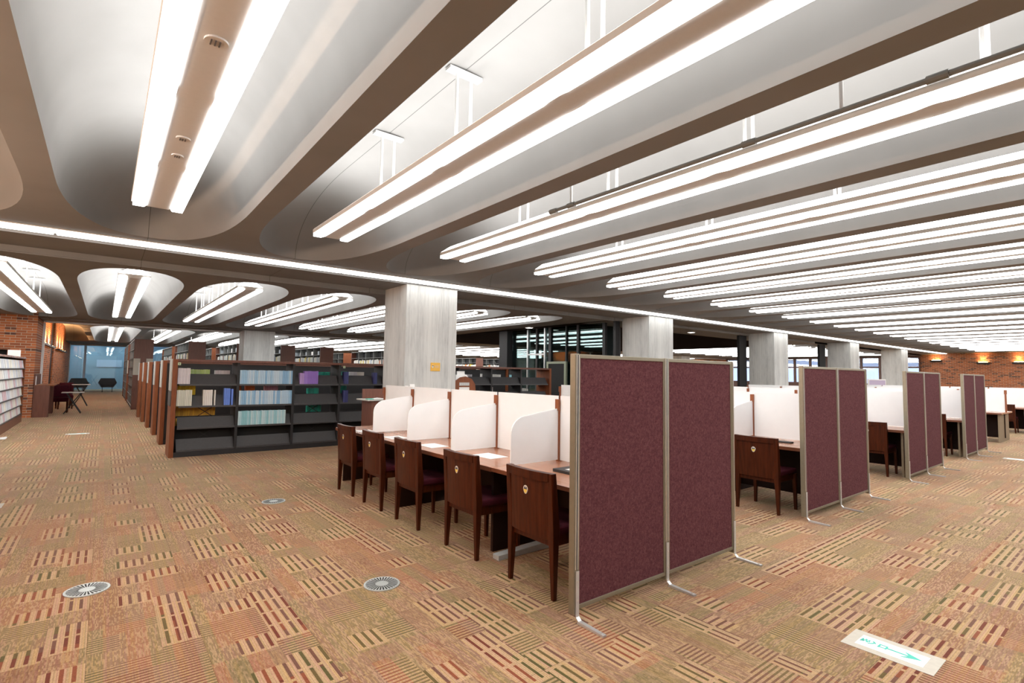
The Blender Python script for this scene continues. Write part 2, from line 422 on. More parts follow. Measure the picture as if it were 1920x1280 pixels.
# atrium: dark timber bulkheads, high dark ceiling, glazed front
struct('wall_atrium', MB().box(24, 24.15, 10.45, 21.3, 2.93, 4.6), 'atrium_wood')
struct('wall_atrium', MB().box(10.9, 24.1, 21.1, 21.29, SOF2, 4.6), 'atrium_wood')
struct('wall_atrium', MB().box(10.75, 10.9, 9.31, 21.1, Z2+.0, 4.6), 'atrium_wood')
struct('wall_atrium', MB().box(10.9, 24, 10.45, 10.55, Z2, 4.6), 'atrium_wood')
struct('ceiling', MB().box(10.9, 24, 10.5, 21.2, 4.5, 4.59), 'atrium_wood')
gw = thing('glass_wall', 'dark glazed atrium screen with steel mullions beyond the low bookcase', 'glass wall', (11.2, 9.4, 0))
for a, b in ((.55, 1.5), (1.58, 2.02), (2.06, 2.72), (2.84, 3.0+.0), (3.06, 3.40), (3.46, 3.86), (3.92, 4.75)):
    MB().box(0, .015, a, b, .02, 3.0).obj('pane', 'dark_glass', gw)
for y, wd, mt in ((1.54, .04, 'black_steel'), (2.04, .02, 'black_steel'), (2.78, .06, 'black_steel'), (3.03, .03, 'steel'), (3.43, .03, 'stone_dark'), (3.89, .03, 'steel'), (.5, .05, 'black_steel')):
    MB().box(-.04, .05, y-wd, y+wd, 0, 3.0).obj('mullion', mt, gw)
MB().box(-.05, .06, 3.06, 3.86, 2.12, 2.17).obj('rail', 'steel', gw)
MB().box(-.20, .25, 4.80, 5.26, 0, 3.0).obj('dark_post', 'black_steel', gw)
wv = MB().box(12.6, 12.75, 10.6, 14.2, 0, 3.2); struct('wall_lift', wv, 'stone_dark')
lf = thing('lift_door', 'black doorway in a pale green frame beside the low bookcase end', 'door', (11.05, 11.40, 0))
MB().box(.02, .06, 0, .72, 0, 1.83).obj('door_leaf', 'black_gap', lf)
MB().box(0, .07, -.08, 0, 0, 1.90).box(0, .07, .72, .80, 0, 1.90).box(0, .07, 0, .72, 1.83, 1.90).obj('door_frame', 'green_frame', lf)
# black posts at the pillars' rear edges
for k, a, lb in ((1, .20, 'black steel post at the rear edge of the pillar behind the nearest partition'), (2, .54, 'black steel post against the pillar behind the second plum partition'), (3, .66, 'black steel post at the rear edge of the fourth near pillar')):
    tag(MB().box(-a, -.03, 9.37, 9.46, 0, Z2).obj('steel_post', 'black_steel', None, (4.2+7.055*k, 0, 0)), lb, 'post', 'black posts at the pillars')
# things with downlights in the atrium strip and ceiling edge
for (x, y, lb) in ((12.9-2.25, 12.6, 'small square downlight at the ceiling edge above the glazed atrium screen'), (15.5, 9.85, 'small downlight behind the pillar nearest the partition, in the dark strip'), (26.7, 10.2, 'small downlight in the ceiling beyond the pillar with the black post')):
    d = thing('downlight', lb, 'ceiling light', (x, y, Z2-.002))
    MB().box(-.1, .1, -.1, .1, -.02, 0).obj('trim_ring', 'fixture_white', d)
    MB().box(-.08, .08, -.08, .08, -.026, -.02).obj('lens', 'downlight_lens', d)
# far glass end wall of the left aisle and the blue room behind it
ge = thing('glass_partition', 'floor to ceiling glass wall closing the far end of the aisle', 'glass wall', (0, 41.6, 0))
MB().box(-1.75, 1.0, 0, .02, .06, 2.9).obj('pane', 'end_glass', ge)
MB().box(1.1, 4.5, 0, .02, .06, 2.9).obj('pane', 'end_glass', ge)
MB().box(1.0, 1.1, -.06, .10, 0, 2.95).box(-1.75, -1.70, -.04, .06, 0, 2.95).box(-1.7, 1.0, -.04, .06, 2.86, 2.95).box(-1.7, 1.0, -.03, .05, 0, .06).obj('frame', 'wall_paint', ge)
MB().box(-1.05, -.93, -.03, .05, .06, 2.86).obj('mullion', 'glass_room_pale', ge)
for i, (x, y) in enumerate(((-1.0, 43.6), (1.6, 43.6), (-1.0, 45.0), (1.6, 45.0))):  # panels added to brighten the room behind the glass
    q = thing('added_room_light', 'added light panel brightening the blue room behind the end glass, %s %s' % (('nearer', 'farther')[i//2], ('left', 'right')[i%2]), 'ceiling light', (x, y, 3.2), 0, 'added fill lights of the room behind the end glass')
    MB().box(-.6, .6, -.3, .3, 0, .05).obj('housing', 'fixture_white', q); MB().box(-.55, .55, -.25, .25, -.01, 0).obj('diffuser', 'room_fill', q)
    MB().box(-.02, .02, -.02, .02, .05, 1.4).obj('hanger_rod', 'rod_white', q)
bd = thing('notice_board', 'pale blue board with white sheets in the room behind the end glass', 'board', (0, 45.95, 0))
MB().box(-.45, .95, 0, .04, 1.55, 2.05).obj('board_panel', 'glass_room_pale', bd)
for a, b, c, d in ((-.12, .02, 1.12, 1.42), (.25, .62, 1.1, 1.3)): MB().box(a, b, .06, .1, c, d).obj('sheet', 'paper', bd)

# ------------------------------------------------------------------ suspended fluorescent runs
def diff_mesh(L):
    # lens seen from below: one end chamfered on its inner side
    b = MB()
    pl = [(-.057, 0), (.035, 0), (.057, .10), (.057, L-.10), (.035, L), (-.057, L)]
    b.prism(pl, 2, 0, .035)
    return b
def make_run(label, group, xc, z, y_end, pitch, n, rods=True, roof=.70):
    """run of n fixture lengths hanging from y_end backwards; built at the ceiling plane"""
    t = thing('suspended_light', label, 'ceiling light', (xc, y_end, z), 0, group)
    L = pitch*n
    h = MB()
    # channel, two lamp boxes and sloping white shoulders
    prof = [(-.094, -.004), (.094, -.004), (.094, .02), (.222, .02), (.225, .062), (-.225, .062), (-.222, .02), (-.094, .02)]
    h.prism([(a, c) for a, c in prof], 1, -L+.02, -.02)
    h.obj('housing', 'fixture_white', t)
    for i in range(n):
        for sx in (-1, 1):
            d = diff_mesh(pitch-.004)
            d.v = [((x*-sx)+sx*.153, y-pitch*(i+1)+.002, zz-.012) for x, y, zz in d.v]
            d.obj('diffuser', 'lamp_lens', t)
    MB().prism([(-.078, .166), (.078, .166), (.07, .158), (-.07, .158)], 1, -L+.04, -.04).obj('uplight_lens', 'uplight_lens', t)
    MB().prism([(-.221, .066), (-.080, .164), (-.075, .154), (-.19, .064)], 1, -L+.04, -.04).obj('shoulder_glow', 'shoulder_glow', t)  # housing shoulder made to glow, added as fill for the lower coffer walls
    MB().prism([(.221, .066), (.080, .164), (.075, .154), (.19, .064)], 1, -L+.04, -.04).obj('shoulder_glow', 'shoulder_glow', t)
    if not rods:
        for y in (-.22-pitch, -.22-pitch*3, -.22-pitch*5):
            MB().cyl((0, y, .16), (0, y, .725), .014, 6).obj('hanger_rod', 'rod_white', t)
    if rods:
        for i in range(n):
            y = -.22-pitch*i-pitch
            for sx in (-1, 1):
                MB().cyl((sx*.065, y, .16), (sx*.065, y, roof), .014, 8).obj('hanger_rod', 'rod_white', t)
            MB().box(-.15, .15, y-.035, y+.035, roof, roof+.025).obj('ceiling_plate', 'rod_white', t)
    return t
def far_run(label, group, xc, z, y_end, L):
    t = thing('suspended_light', label, 'ceiling light', (xc, y_end, z), 0, group)
    MB().prism([(-.225, .02), (.225, .02), (.225, .062), (-.225, .062)], 1, -L, 0).obj('housing', 'fixture_white', t)
    MB().prism([(-.078, .166), (.078, .166), (.07, .158), (-.07, .158)], 1, -L+.04, -.04).obj('uplight_lens', 'uplight_lens', t)
    MB().prism([(-.221, .066), (-.080, .164), (-.075, .154), (-.19, .064)], 1, -L+.04, -.04).obj('shoulder_glow', 'shoulder_glow', t)
    MB().prism([(.221, .066), (.080, .164), (.075, .154), (.19, .064)], 1, -L+.04, -.04).obj('shoulder_glow', 'shoulder_glow', t)
    for y in (-1.2, -L/2, -L+1.2): MB().cyl((0, y, .16), (0, y, .725), .014, 6).obj('hanger_rod', 'rod_white', t)
    for sx in (-1, 1): MB().box(sx*.153-.057, sx*.153+.057, -L, 0, -.012, .02).obj('diffuser', 'lamp_lens', t)
    return t
G1 = 'suspended twin-tube lights of the near ceiling bay'
def l1(k):
    if k == 0: return 'large twin-tube ceiling light at upper left with sensors in its channel'
    if k == 1: return 'long twin-tube light hanging in the second coffer, white rods above it'
    if k == 2: return 'twin-tube light in the third coffer with a grey pipe beside it'
    return '%s suspended twin-tube light of the near bay, counted from the left' % nth(k+1)
run0 = make_run(l1(0), G1, XC(0), Z1, 6.32, 1.385, 7)
for i, (y, nm, r) in enumerate(((2.87, 'speaker', .055), (4.257, 'sensor', .045), (4.632, 'sprinkler', .04))):
    b = MB().cyl((.01, y-6.32, -.014), (.01, y-6.32, .0), r, 20)
    o = b.obj(nm, 'fixture_white', run0)
    g = MB()
    for q in range(3): g.box(.01-r*.5+q*r*.35, .01-r*.5+q*r*.35+.007, y-6.32-r*.45, y-6.32+r*.45, -.018, -.013)
    g.obj('grille', 'print_dark', o)
run1 = make_run(l1(1), G1, XC(1), Z1, 6.32, 1.385, 7)
for k in range(2, 8): dup(run1, (XC(k), 6.32, Z1), 0, l1(k))
runm = make_run(l1(8), G1, XC(8), Z1, 6.32, 1.385, 7, False)
for k in range(9, 22): dup(runm, (XC(k), 6.32, Z1), 0, l1(k))
G2 = 'suspended twin-tube lights of the middle ceiling bay'
def l2(k): return '%s twin-tube light of the middle bay behind the near beam, counted from the left' % nth(k+2)
r2a = make_run(l2(-1), G2, XC(-1, .32), Z2, 19.2, 1.43, 6)
for k, lb in ((-2, 'added unseen twin-tube light of the middle bay, brightening the left floor'), (-3, 'added unseen twin-tube light farthest left in the middle bay, for fill')): dup(r2a, (XC(k, .32), 19.2, Z2), 0, lb)  # two out-of-view runs added for more light at far left
for k in range(0, 6): dup(r2a, (XC(k, .32), 19.2, Z2), 0, l2(k))
r2b = None
for k in range(14, 22):
    lb = '%s twin-tube light beyond the atrium, counted rightward behind the near pillars' % nth(k-13)
    if r2b is None: r2b = make_run(lb, 'suspended twin-tube lights beyond the atrium', XC(k, .32), Z2, 19.2, 1.43, 6, False)
    else: dup(r2b, (XC(k, .32), 19.2, Z2), 0, lb)
G3 = 'suspended twin-tube lights of the far bay above the stacks'
def l3(k): return '%s twin-tube light of the far bay above the tall stacks, counted from the left' % nth(k+1)
r3 = far_run(l3(0), G3, XC(0, .27), Z3, 35.6, 12.0)
for k in range(1, 22): dup(r3, (XC(k, .27), 35.6, Z3), 0, l3(k))
# continuous strip light in front of the near beam
sl = thing('strip_light', 'continuous white strip light running along the ceiling before the pillars', 'ceiling light', (0, 8.2, Z1))
MB().box(-2.55, 39.95, -.145, .145, -.012, -.0005).obj('housing', 'fixture_white', sl)
for i in range(13):
    a = -4.08+3.53*i+.01; b = min(a+3.50, 39.98)
    if a < b: MB().box(max(a, -2.5), min(b, 39.9), -.13, .13, -.03, -.012).obj('diffuser', 'strip_lens', sl)
# grey conduit above the third coffer's light
pp = thing('conduit_pipe', 'grey conduit pipe running along the third coffer light', 'pipe', (XC(2)-.286, 0, 3.19))
MB().cyl((0, -3.2, 0), (0, 3.90, 0), .018, 10).obj('pipe', 'pipe_grey', pp)
for y in (3.88, 3.62, 1.80, .72): MB().cyl((0, y-.05, 0), (0, y+.05, 0), .026, 10).obj('coupling', 'pipe_grey', pp)
for y in (3.62, 1.2, -1.2): MB().cyl((0, y, 0), (0, y, .60), .014, 8).obj('drop_rod', 'rod_white', pp)

# ------------------------------------------------------------------ partitions
def rect(b, *a): b.box(*a)
def make_partition(label):
    t = thing('folding_partition', label, 'partition', (0,0,0), 0, 'plum partitions at the desk ends')
    W = 1.89
    for i, (a, c) in enumerate(((.037, W/2-.022), (W/2+.022, W-.03))):
        p = MB().box(a+.012, c-.012, .006, .034, .095, 1.598).obj('panel', 'plum_fabric', t)
        fr = MB().box(a, c, 0, .04, 1.595, 1.62).box(a, c, 0, .04, .072, .097)
        fr.box(a, a+.013, .0, .04, .097, 1.595).box(c-.013, c, .0, .04, .097, 1.595)
        fr.obj('frame', 'champagne_aluminium', p, bev=.002)
    for a, c in ((0, .036), (W/2-.02, W/2+.02), (W-.028, W)):
        po = MB().box(a, c, -.002, .042, .045, 1.622).obj('post', 'champagne_aluminium', t, bev=.003)
        rd = MB()
        for xx in ((a+.014, c-.003) if a == 0 else ((a+.004, (a+c)/2, c-.004) if c-a > .035 else (c-.004,))): rd.box(xx-.003, xx+.003, -.005, -.001, .31, 1.615)
        rd.obj('ridge', 'bright_aluminium', po)
        if c-a > .035: MB().box((a+c)/2+.006, (a+c)/2+.0105, -.0045, -.001, .31, 1.615).obj('groove', 'print_dark', po)
    for x in (.028, W/2, W-.014):
        ft = MB()
        ft.box(x-.013, x+.013, -.009, -.003, .05, .30)
        pts = [(-.006, .05), (-.010, .028), (-.03, .010), (-.225, .004)]
        for (y, z), (y2, z2) in zip(pts, pts[1:]):
            ft.hexa([(x-.014,y,z),(x+.014,y,z),(x+.014,y2,z2),(x-.014,y2,z2),(x-.014,y,z+.007),(x+.014,y,z+.007),(x+.014,y2,z2+.007),(x-.014,y2,z2+.007)])
        ft.box(x-.014, x+.014, -.225, -.02, 0, .010)
        o = ft.obj('foot', 'foot_metal', t)
        MB().cyl((x, -.012, .24), (x, -.006, .24), .006, 8).cyl((x, -.012, .13), (x, -.006, .13), .006, 8).cyl((x, -.2, .010), (x, -.2, .016), .007, 8).obj('screw', 'bright_aluminium', o)
    return t
PL = ['largest plum fabric folding partition standing at the nearest desk row end', 'second plum folding partition, behind and right of the largest one', 'third plum folding partition, before the brick wall at right', 'smallest plum folding partition, farthest along the desk row ends']
p0 = make_partition(PL[0]); p0.location = (2.285, 2.26, 0)
for k in range(1, 4): dup(p0, (2.285+3.525*k, 2.375, 0), 0, PL[k])

# ------------------------------------------------------------------ study desks
def divider_poly():
    # profile in (x, z): front rounded top corner, running back to the screen at x=0
    pts = [(-.555, .735), (-.555, .985)]
    for i in range(1, 9):
        a = PI/2*i/8
        pts.append((-.555+.16*(1-math.cos(a)), .985+.15*math.sin(a)))
    pts += [(-.24, 1.16), (-.012, 1.188), (-.012, .735)]
    return pts
POSTS = [2.475, 3.385, 4.315, 5.24, 6.17, 7.05]
def make_row(label, first=False):
    t = thing('study_desk', label, 'desk', (0,0,0), 0, 'rows of study desks')
    HWD = .69
    if first:
        MB().box(-HWD, HWD, 2.37, 3.462, .69, .72).obj('tabletop', 'desk_wood', t, bev=.004)
        MB().box(-HWD, HWD, 3.468, 7.10, .685, .72).obj('tabletop', 'desk_wood', t, bev=.004)
        for sx in (-1, 1):
            MB().box(sx*HWD-.004, sx*HWD+.004, 2.37, 3.462, .688, .7185).box(sx*HWD-.004, sx*HWD+.004, 3.468, 7.10, .683, .7185).obj('edge_strip', 'edge_wood', t)
        # splayed metal foot
        l = MB().hexa([(-.69, 3.345, 0), (-.10, 3.345, 0), (-.10, 3.425, 0), (-.69, 3.425, 0), (-.69, 3.345, .04), (-.10, 3.345, .06), (-.10, 3.425, .06), (-.69, 3.425, .04)])
        l.box(-.17, -.10, 3.35, 3.42, .06, .69)
        l.obj('leg', 'leg_grey', t, bev=.004)
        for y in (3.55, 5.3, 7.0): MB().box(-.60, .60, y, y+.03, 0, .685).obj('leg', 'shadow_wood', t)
    else:
        MB().box(-HWD, HWD, 2.46, 7.10, .685, .72).obj('tabletop', 'desk_wood', t, bev=.004)
        for sx in (-1, 1): MB().box(sx*HWD-.004, sx*HWD+.004, 2.46, 7.10, .683, .7185).obj('edge_strip', 'edge_wood', t)
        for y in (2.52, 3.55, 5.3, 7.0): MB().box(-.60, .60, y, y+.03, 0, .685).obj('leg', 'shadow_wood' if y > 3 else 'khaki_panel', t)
    MB().box(-.015, .015, 2.5, 7.05, .08, .685).obj('shade_panel', 'shadow_wood', t)  # added dark sheet; its colour stands for the deep shade below the desk
    for y0, y1 in zip(POSTS, POSTS[1:]):
        MB().box(-.006, .006, y0+.018, y1-.018, .73, 1.30).obj('screen', 'screen_white', t)
    for i, y in enumerate(POSTS):
        MB().box(-.022, .022, y-.016, y+.016, .72, 1.235).box(-.034, -.012, y-.022, y+.022, 1.17, 1.27).box(.012, .034, y-.022, y+.022, 1.17, 1.27).obj('post', 'post_wood', t)
        if 0 < i < 5:
            pl = divider_poly()
            for sx in (1, -1):
                d = MB().prism([(sx*a, b) for a, b in pl], 1, y-.006, y+.006)
                d.obj('divider', 'screen_white', t)
    return t
RL = ['long study desk row nearest the camera, white dividers and five chairs', 'study desk row behind the second plum partition, white screens on top', 'study desk row behind the third plum partition, white screens on top', 'study desk row behind the smallest plum partition, white screens on top',
      'study desk row with a bare wooden end panel near the right brick wall', 'farthest study desk row at the right edge of the photo']
row0 = make_row(RL[0], True); row0.location = (3.23, 0, 0)
row1 = make_row(RL[1]); row1.location = (3.23+3.525, 0, 0)
for k, x in ((2, 3.23+7.05), (3, 3.23+10.575), (4, 17.75), (5, 21.55)): dup(row1, (x, 0, 0), 0, RL[k])

# ------------------------------------------------------------------ chairs
def make_chair(label):
    t = thing('study_chair', label, 'chair', (0,0,0), 0, 'dark wooden study chairs')
    hw = .245
    for sy in (-1, 1):
        # rear leg and back post in one taper; x to the seat, y across
        y = sy*hw
        def ring(x0, x1, z, wd): 
            a, b = (y-wd, y) if sy > 0 else (y, y+wd)
            return [(x0, a, z), (x1, a, z), (x1, b, z), (x0, b, z)]
        l = MB()
        rr = [ring(-.005, .025, 0, .028), ring(-.012, .042, .38, .048), ring(-.014, .050, .45, .050), ring(-.037, .010, .829, .040)]
        l.add([p for r in rr for p in r], [(3,2,1,0), (12,13,14,15)]+[(4*i+j, 4*i+(j+1)%4, 4*i+4+(j+1)%4, 4*i+4+j) for i in range(3) for j in range(4)])
        l.obj('leg', 'chair_wood', t, bev=.004)
        g = MB().hexa([(.42, y-sy*.030 if sy>0 else y, 0), (.445, y-sy*.030 if sy>0 else y, 0), (.445, y if sy>0 else y+.030, 0), (.42, y if sy>0 else y+.030, 0),
                       (.405, y-sy*.042 if sy>0 else y, .41), (.45, y-sy*.042 if sy>0 else y, .41), (.45, y if sy>0 else y+.042, .41), (.405, y if sy>0 else y+.042, .41)])
        g.obj('leg', 'chair_wood', t, bev=.003)
    # curved back: panel, set in behind a deeper top rail
    bow = lambda y: -.026*(1-(y/hw)**2)
    lean = lambda z: -.014-.021*(z-.38)/.445
    def shell(z0, z1, xa, xb, nz=4, ny=10, yw=hw-.03):
        b = MB(); F = []; K = []
        for i in range(nz+1):
            z = z0+(z1-z0)*i/nz
            F.append([(lean(z)+bow(yy)+xa, yy, z) for yy in [-yw+2*yw*j/ny for j in range(ny+1)]])
            K.append([(lean(z)+bow(yy)+xb, yy, z) for yy in [-yw+2*yw*j/ny for j in range(ny+1)]])
        b.grid(F); b.grid(K)
        b.grid([F[0], K[0]]); b.grid([F[-1], K[-1]])
        b.grid([[r[0] for r in F], [r[0] for r in K]]); b.grid([[r[-1] for r in F], [r[-1] for r in K]])
        return b
    bk = shell(.385, .775, .014, .034).obj('backrest', 'chair_wood', t)
    shell(.772, .8285, .0, .042, 1).obj('top_rail', 'chair_wood', t, bev=.003)
    # small shield emblem on the rear face
    ez, ey = .690, .012
    def shield(sc, zlo=-1, zhi=1):
        o = []
        for q in range(24):
            a = 2*PI*q/24; yy = math.cos(a)*.024; zz = math.sin(a)
            zz = zz*.026 if zz > 0 else zz*.034
            if zz < 0: yy *= (1-abs(zz)/.034*.25)
            o.append((ey+yy*sc, ez+max(zlo, min(zhi, zz*sc))))
        return o
    xe = lean(ez)+bow(ey)+.014
    e = MB().prism(shield(1.0), 0, xe-.002, xe+.004).obj('emblem', 'emblem_white', bk)
    t2 = MB().prism(shield(.84, -1, -.002), 0, xe-.0035, xe).obj('emblem_field', 'emblem_yellow', bk)
    MB().box(xe-.0035, xe, ey-.016, ey+.016, ez-.002, ez+.004).box(xe-.0035, xe, ey-.014, ey-.003, ez+.004, ez+.014).box(xe-.0035, xe, ey+.003, ey+.014, ez+.004, ez+.014).obj('emblem_mark', 'emblem_dark', bk)
    MB().box(.01, .45, -hw+.03, hw-.03, .34, .41).obj('apron', 'chair_wood', t)
    MB().box(.02, .47, -hw+.005, hw-.005, .41, .465).obj('seat', 'maroon_seat', t, bev=.018)
    return t
CL = ['dark wooden chair at the near desk row, closest to the large plum partition', 'dark wooden chair at the near desk row, second from the large partition', 'middle dark wooden chair of the five at the near desk row',
      'dark wooden chair at the near desk row, second from the bookcase end', 'dark wooden chair at the near desk row, closest to the low bookcase']
c0 = make_chair(CL[0]); c0.location = (2.395, 2.79, 0)
for i, y in enumerate((3.69, 4.665, 5.50, 6.305)): dup(c0, (2.395, y, 0), 0, CL[i+1])
dup(c0, (5.815, 2.885, 0), 0, 'dark wooden chair seen between the two nearest plum partitions')
dup(c0, (9.51, 2.92, 0), 0, 'dark wooden chair seen between the second and third plum partitions')
dup(c0, (13.10, 2.945, 0), 0, 'dark wooden chair seen between the third and smallest plum partitions')
dup(c0, (20.62, 2.93, 0), 0, 'small dark chair at the farthest desk row by the right brick wall')

# papers and devices on the desks
def paper(x, y, z, rz, label, name='paper_sheet'):
    t = thing(name, label, 'paper', (x, y, z), rz, 'notice sheets on the near desk row')
    MB().box(-.105, .105, -.148, .148, 0, .0012).obj('sheet', 'paper', t)
    b = MB()
    for q in range(4): b.box(-.06+q*.03, -.048+q*.03, -.10+.02*(q%2), .09-.03*(q%3), .0012, .0015)
    b.obj('print', 'print_grey', t)
paper(2.87, 3.95, .7205, .05, 'white notice sheet on the desk beyond the second nearest chair')
paper(2.77, 4.83, .7205, .02, 'white notice sheet on the desk beside the middle chair')
paper(2.74, 5.66, .7205, -.03, 'white notice sheet on the desk before the third divider from the partition')
paper(2.70, 6.45, .7205, .03, 'white notice sheet at the far end of the near desk row')
lp = thing('tablet_device', 'black flat device with a white sheet on the desk by the large partition', 'device', (2.98, 2.86, .7202))
MB().box(-.13, .13, -.2, .2, 0, .022).obj('body', 'black_steel', lp, bev=.003)
MB().box(-.08, .09, -.15, .11, .0222, .0235).obj('sheet', 'paper', lp)
MB().tube([(.13,.05,.012),(.17,.07,.04),(.2,.03,.06),(.215,-.03,.03),(.215,-.05,.004)], .004, 6).obj('cable', 'black_gap', lp)
tag(MB().box(-.05, .05, -.12, .12, 0, .015).obj('keyboard_tray', 'black_steel', None, (6.42, 2.88, .721)), 'thin black device on the desk behind the second chair, beside second partition', 'device')

# ------------------------------------------------------------------ floor outlets and floor signs
def vent(x, y, label):
    t = thing('floor_vent', label, 'floor vent', (x, y, 0), 0, 'round metal floor vents')
    MB().cyl((0,0,0), (0,0,.006), .124, 40).obj('disc', 'vent_metal', t)
    b = MB()
    for q in range(30):
        a = 2*PI*q/30; ca, sa = math.cos(a), math.sin(a)
        pts = [(.045, -.0028), (.110, -.0055), (.110, .0055), (.045, .0028)]
        P = [(r*ca-w*sa, r*sa+w*ca) for r, w in pts]
        b.add([(px, py, .0066) for px, py in P], [(0,1,2,3)])
    b.obj('slots', 'black_gap', t)
    return t
vent(-.017, 4.54, 'round metal floor vent in the open aisle, leftmost of the three')
vent(1.607, 3.471, 'round metal floor vent before the nearest chairs')
vent(1.586, 6.344, 'round metal floor vent left of the farthest chair, smallest of three')

def text_mesh(s, size):
    cu = bpy.data.curves.new('letters', 'FONT'); cu.body = s; cu.size = size; cu.align_x = 'CENTER'; cu.align_y = 'CENTER'; cu.extrude = .0006; cu.offset = .0022
    ob = bpy.data.objects.new('letters', cu); C.objects.link(ob)
    dg = bpy.context.evaluated_depsgraph_get(); me = bpy.data.meshes.new_from_object(ob.evaluated_get(dg))
    bpy.data.objects.remove(ob); return me
def floor_sign(x, y, label, rz=0):
    # long axis along local y (arrow points to -y)
    t = thing('floor_sign', label, 'floor sign', (x, y, 0), rz, 'arrow signs taped to the carpet')
    MB().box(-.122, .122, -.21, .21, 0, .002).obj('backing', 'sign_cream', t)
    MB().box(-.072, .072, -.155, .155, .002, .0032).obj('card', 'sign_white', t)
    a = MB().prism([(-.006, .02), (-.006, -.075), (-.04, -.05), (0, -.135), (.04, -.05), (.006, -.075), (.006, .02)], 2, .0032, .0042)
    a.obj('arrow', 'turquoise', t)
    for i, ch in enumerate('\u51fa\u5165\u53e3'):
        me = text_mesh(ch, .05)
        me.materials.clear(); me.materials.append(M['turquoise'])
        o = bpy.data.objects.new('character', me); C.objects.link(o); o.parent = t
        o.location = (0, .125-.042*i, .0038); o.rotation_euler = (0, 0, -PI/2)
    return t
fs = floor_sign(3.48, .99, 'white floor sign with turquoise arrow on the carpet at lower right')
dup(fs, (-.40, 15.2, 0), PI/2, 'small white floor sign far along the left aisle carpet')
dup(fs, (-.99, 7.78, 0), PI/2, 'white floor sign cut off by the left edge on the carpet')
dup(fs, (13.82, 1.79, 0), 0, 'white floor sign on the carpet right of the smallest partition')
tag(MB().hexa([(-.1,-.14,0),(.1,-.14,0),(.1,.14,0),(-.1,.14,0),(-.1,-.14,.01),(.1,-.14,.01),(.1,.14,.03),(-.1,.14,.01)]).obj('paper_sheet', 'paper', None, (-1.62, 14.85, .001)), 'white sheet on the carpet at the foot of the magazine rack', 'paper')

# ------------------------------------------------------------------ plaque on the pillar
pq = thing('wall_plaque', 'small yellow plaque with white emblem and lettering on the concrete pillar', 'sign', (4.822, 8.40, 1.60))
MB().box(-.098, .098, -.012, 0, -.078, .078).obj('plate', 'plaque_yellow', pq, bev=.002)
MB().prism([(-.078, .028), (-.040, .028), (-.040, .0), (-.059, -.03), (-.078, .0)], 1, -.014, -.011).obj('emblem', 'emblem_white', pq)
MB().box(-.076, -.042, -.0155, -.013, .012, .024).obj('emblem_mark', 'print_dark', pq)
b = MB()
for q in range(4):
    x = -.022+q*.024
    b.box(x, x+.017, -.014, -.011, .018, .022).box(x, x+.017, -.014, -.011, .004, .008).box(x+.006, x+.010, -.014, -.011, -.002, .024)
b.box(-.02, .07, -.014, -.011, -.016, -.012)
b.obj('lettering', 'emblem_white', pq)

# ------------------------------------------------------------------ catalogue stand and signboard by the pillar
ks = thing('catalogue_desk', 'brown standing catalogue desk with a dark top beside the plaque pillar', 'desk', (3.35, 8.2, 0))
MB().box(.08, .80, -.20, .20, 0, 1.02).obj('cabinet', 'dark_case_wood', ks)
MB().box(0, .86, -.24, .24, 1.02, 1.04).obj('top', 'card_grey', ks)
MB().box(.09, .80, .20, .23, 1.04, 1.20).obj('upstand', 'dark_case_wood', ks)
bkp = thing('open_book', 'open booklet lying on the catalogue desk', 'book', (3.60, 8.10, 1.0405))
MB().hexa([(-.12,-.08,0),(0,-.08,0),(0,.08,0),(-.12,.08,0),(-.12,-.08,.006),(0,-.08,.022),(0,.08,.022),(-.12,.08,.006)]).hexa([(0,-.08,0),(.12,-.08,0),(.12,.08,0),(0,.08,0),(0,-.08,.022),(.12,-.08,.006),(.12,.08,.006),(0,.08,.022)]).obj('pages', 'paper', bkp)
MB().box(-.125, .125, -.085, .085, -.0004, .002).obj('cover', 'print_dark', bkp)
tag(MB().box(-.05, .05, -.05, .05, 0, .012).obj('note_pad', 'turquoise', None, (3.43, 8.08, 1.0402)), 'small teal note pad on the catalogue desk edge', 'note pad')
bt = thing('dispenser_bottle', 'white cylindrical bottle on the catalogue desk', 'bottle', (3.69, 8.02, 1.0402))
MB().cyl((0,0,0), (0,0,.13), .032, 20).obj('body', 'paper', bt)
MB().cyl((0,0,.13), (0,0,.155), .030, 20, .012).obj('cap', 'paper', bt)
for i, (x, w_, h_) in enumerate(((3.86, .05, .052), (3.96, .08, .08))):
    tag(MB().hexa([(-w_/2,0,0),(w_/2,0,0),(w_/2,.05,0),(-w_/2,.05,0),(-w_/2,.03,h_),(w_/2,.03,h_),(w_/2,.04,h_),(-w_/2,.04,h_)]).obj('standing_card', 'paper', None, (x, 7.6, 1.2202)), 'white standing card before the plaque pillar, %s one' % ('smaller' if i == 0 else 'larger'), 'card', 'cards on the shelf before the pillar')
cs = thing('card_shelf', 'narrow pale shelf holding small white cards before the plaque pillar', 'shelf', (3.9, 7.62, 0))
MB().box(-.12, .20, -.05, .10, 1.20, 1.22).obj('top', 'card_grey', cs); MB().box(-.10, .18, -.03, .08, 0, 1.20).obj('body', 'dark_case_wood', cs)
sb = thing('sign_stand', 'arched brown notice stand with papers right of the plaque pillar', 'sign stand', (5.52, 9.0-.55, 0))
ar = [(-.27, 0), (-.27, 1.31), (-.10, 1.41), (.02, 1.43), (.16, 1.38), (.24, 1.28), (.255, 1.18), (.255, 0)]
MB().prism(ar, 1, 0, .03).obj('board', 'case_wood', sb)
MB().box(-.13, .10, -.006, 0, .9, 1.22).obj('notice', 'paper', sb)
MB().box(-.13, .10, -.006, 0, 1.25, 1.31).obj('title_strip', 'card_grey', sb)
MB().box(-.20, .18, .03, .22, 1.34, 1.358).obj('shelf', 'case_wood', sb)
b = MB()
for q in range(5): b.box(-.12+q*.044, -.10+q*.044, -.009, -.006, 1.26, 1.30)
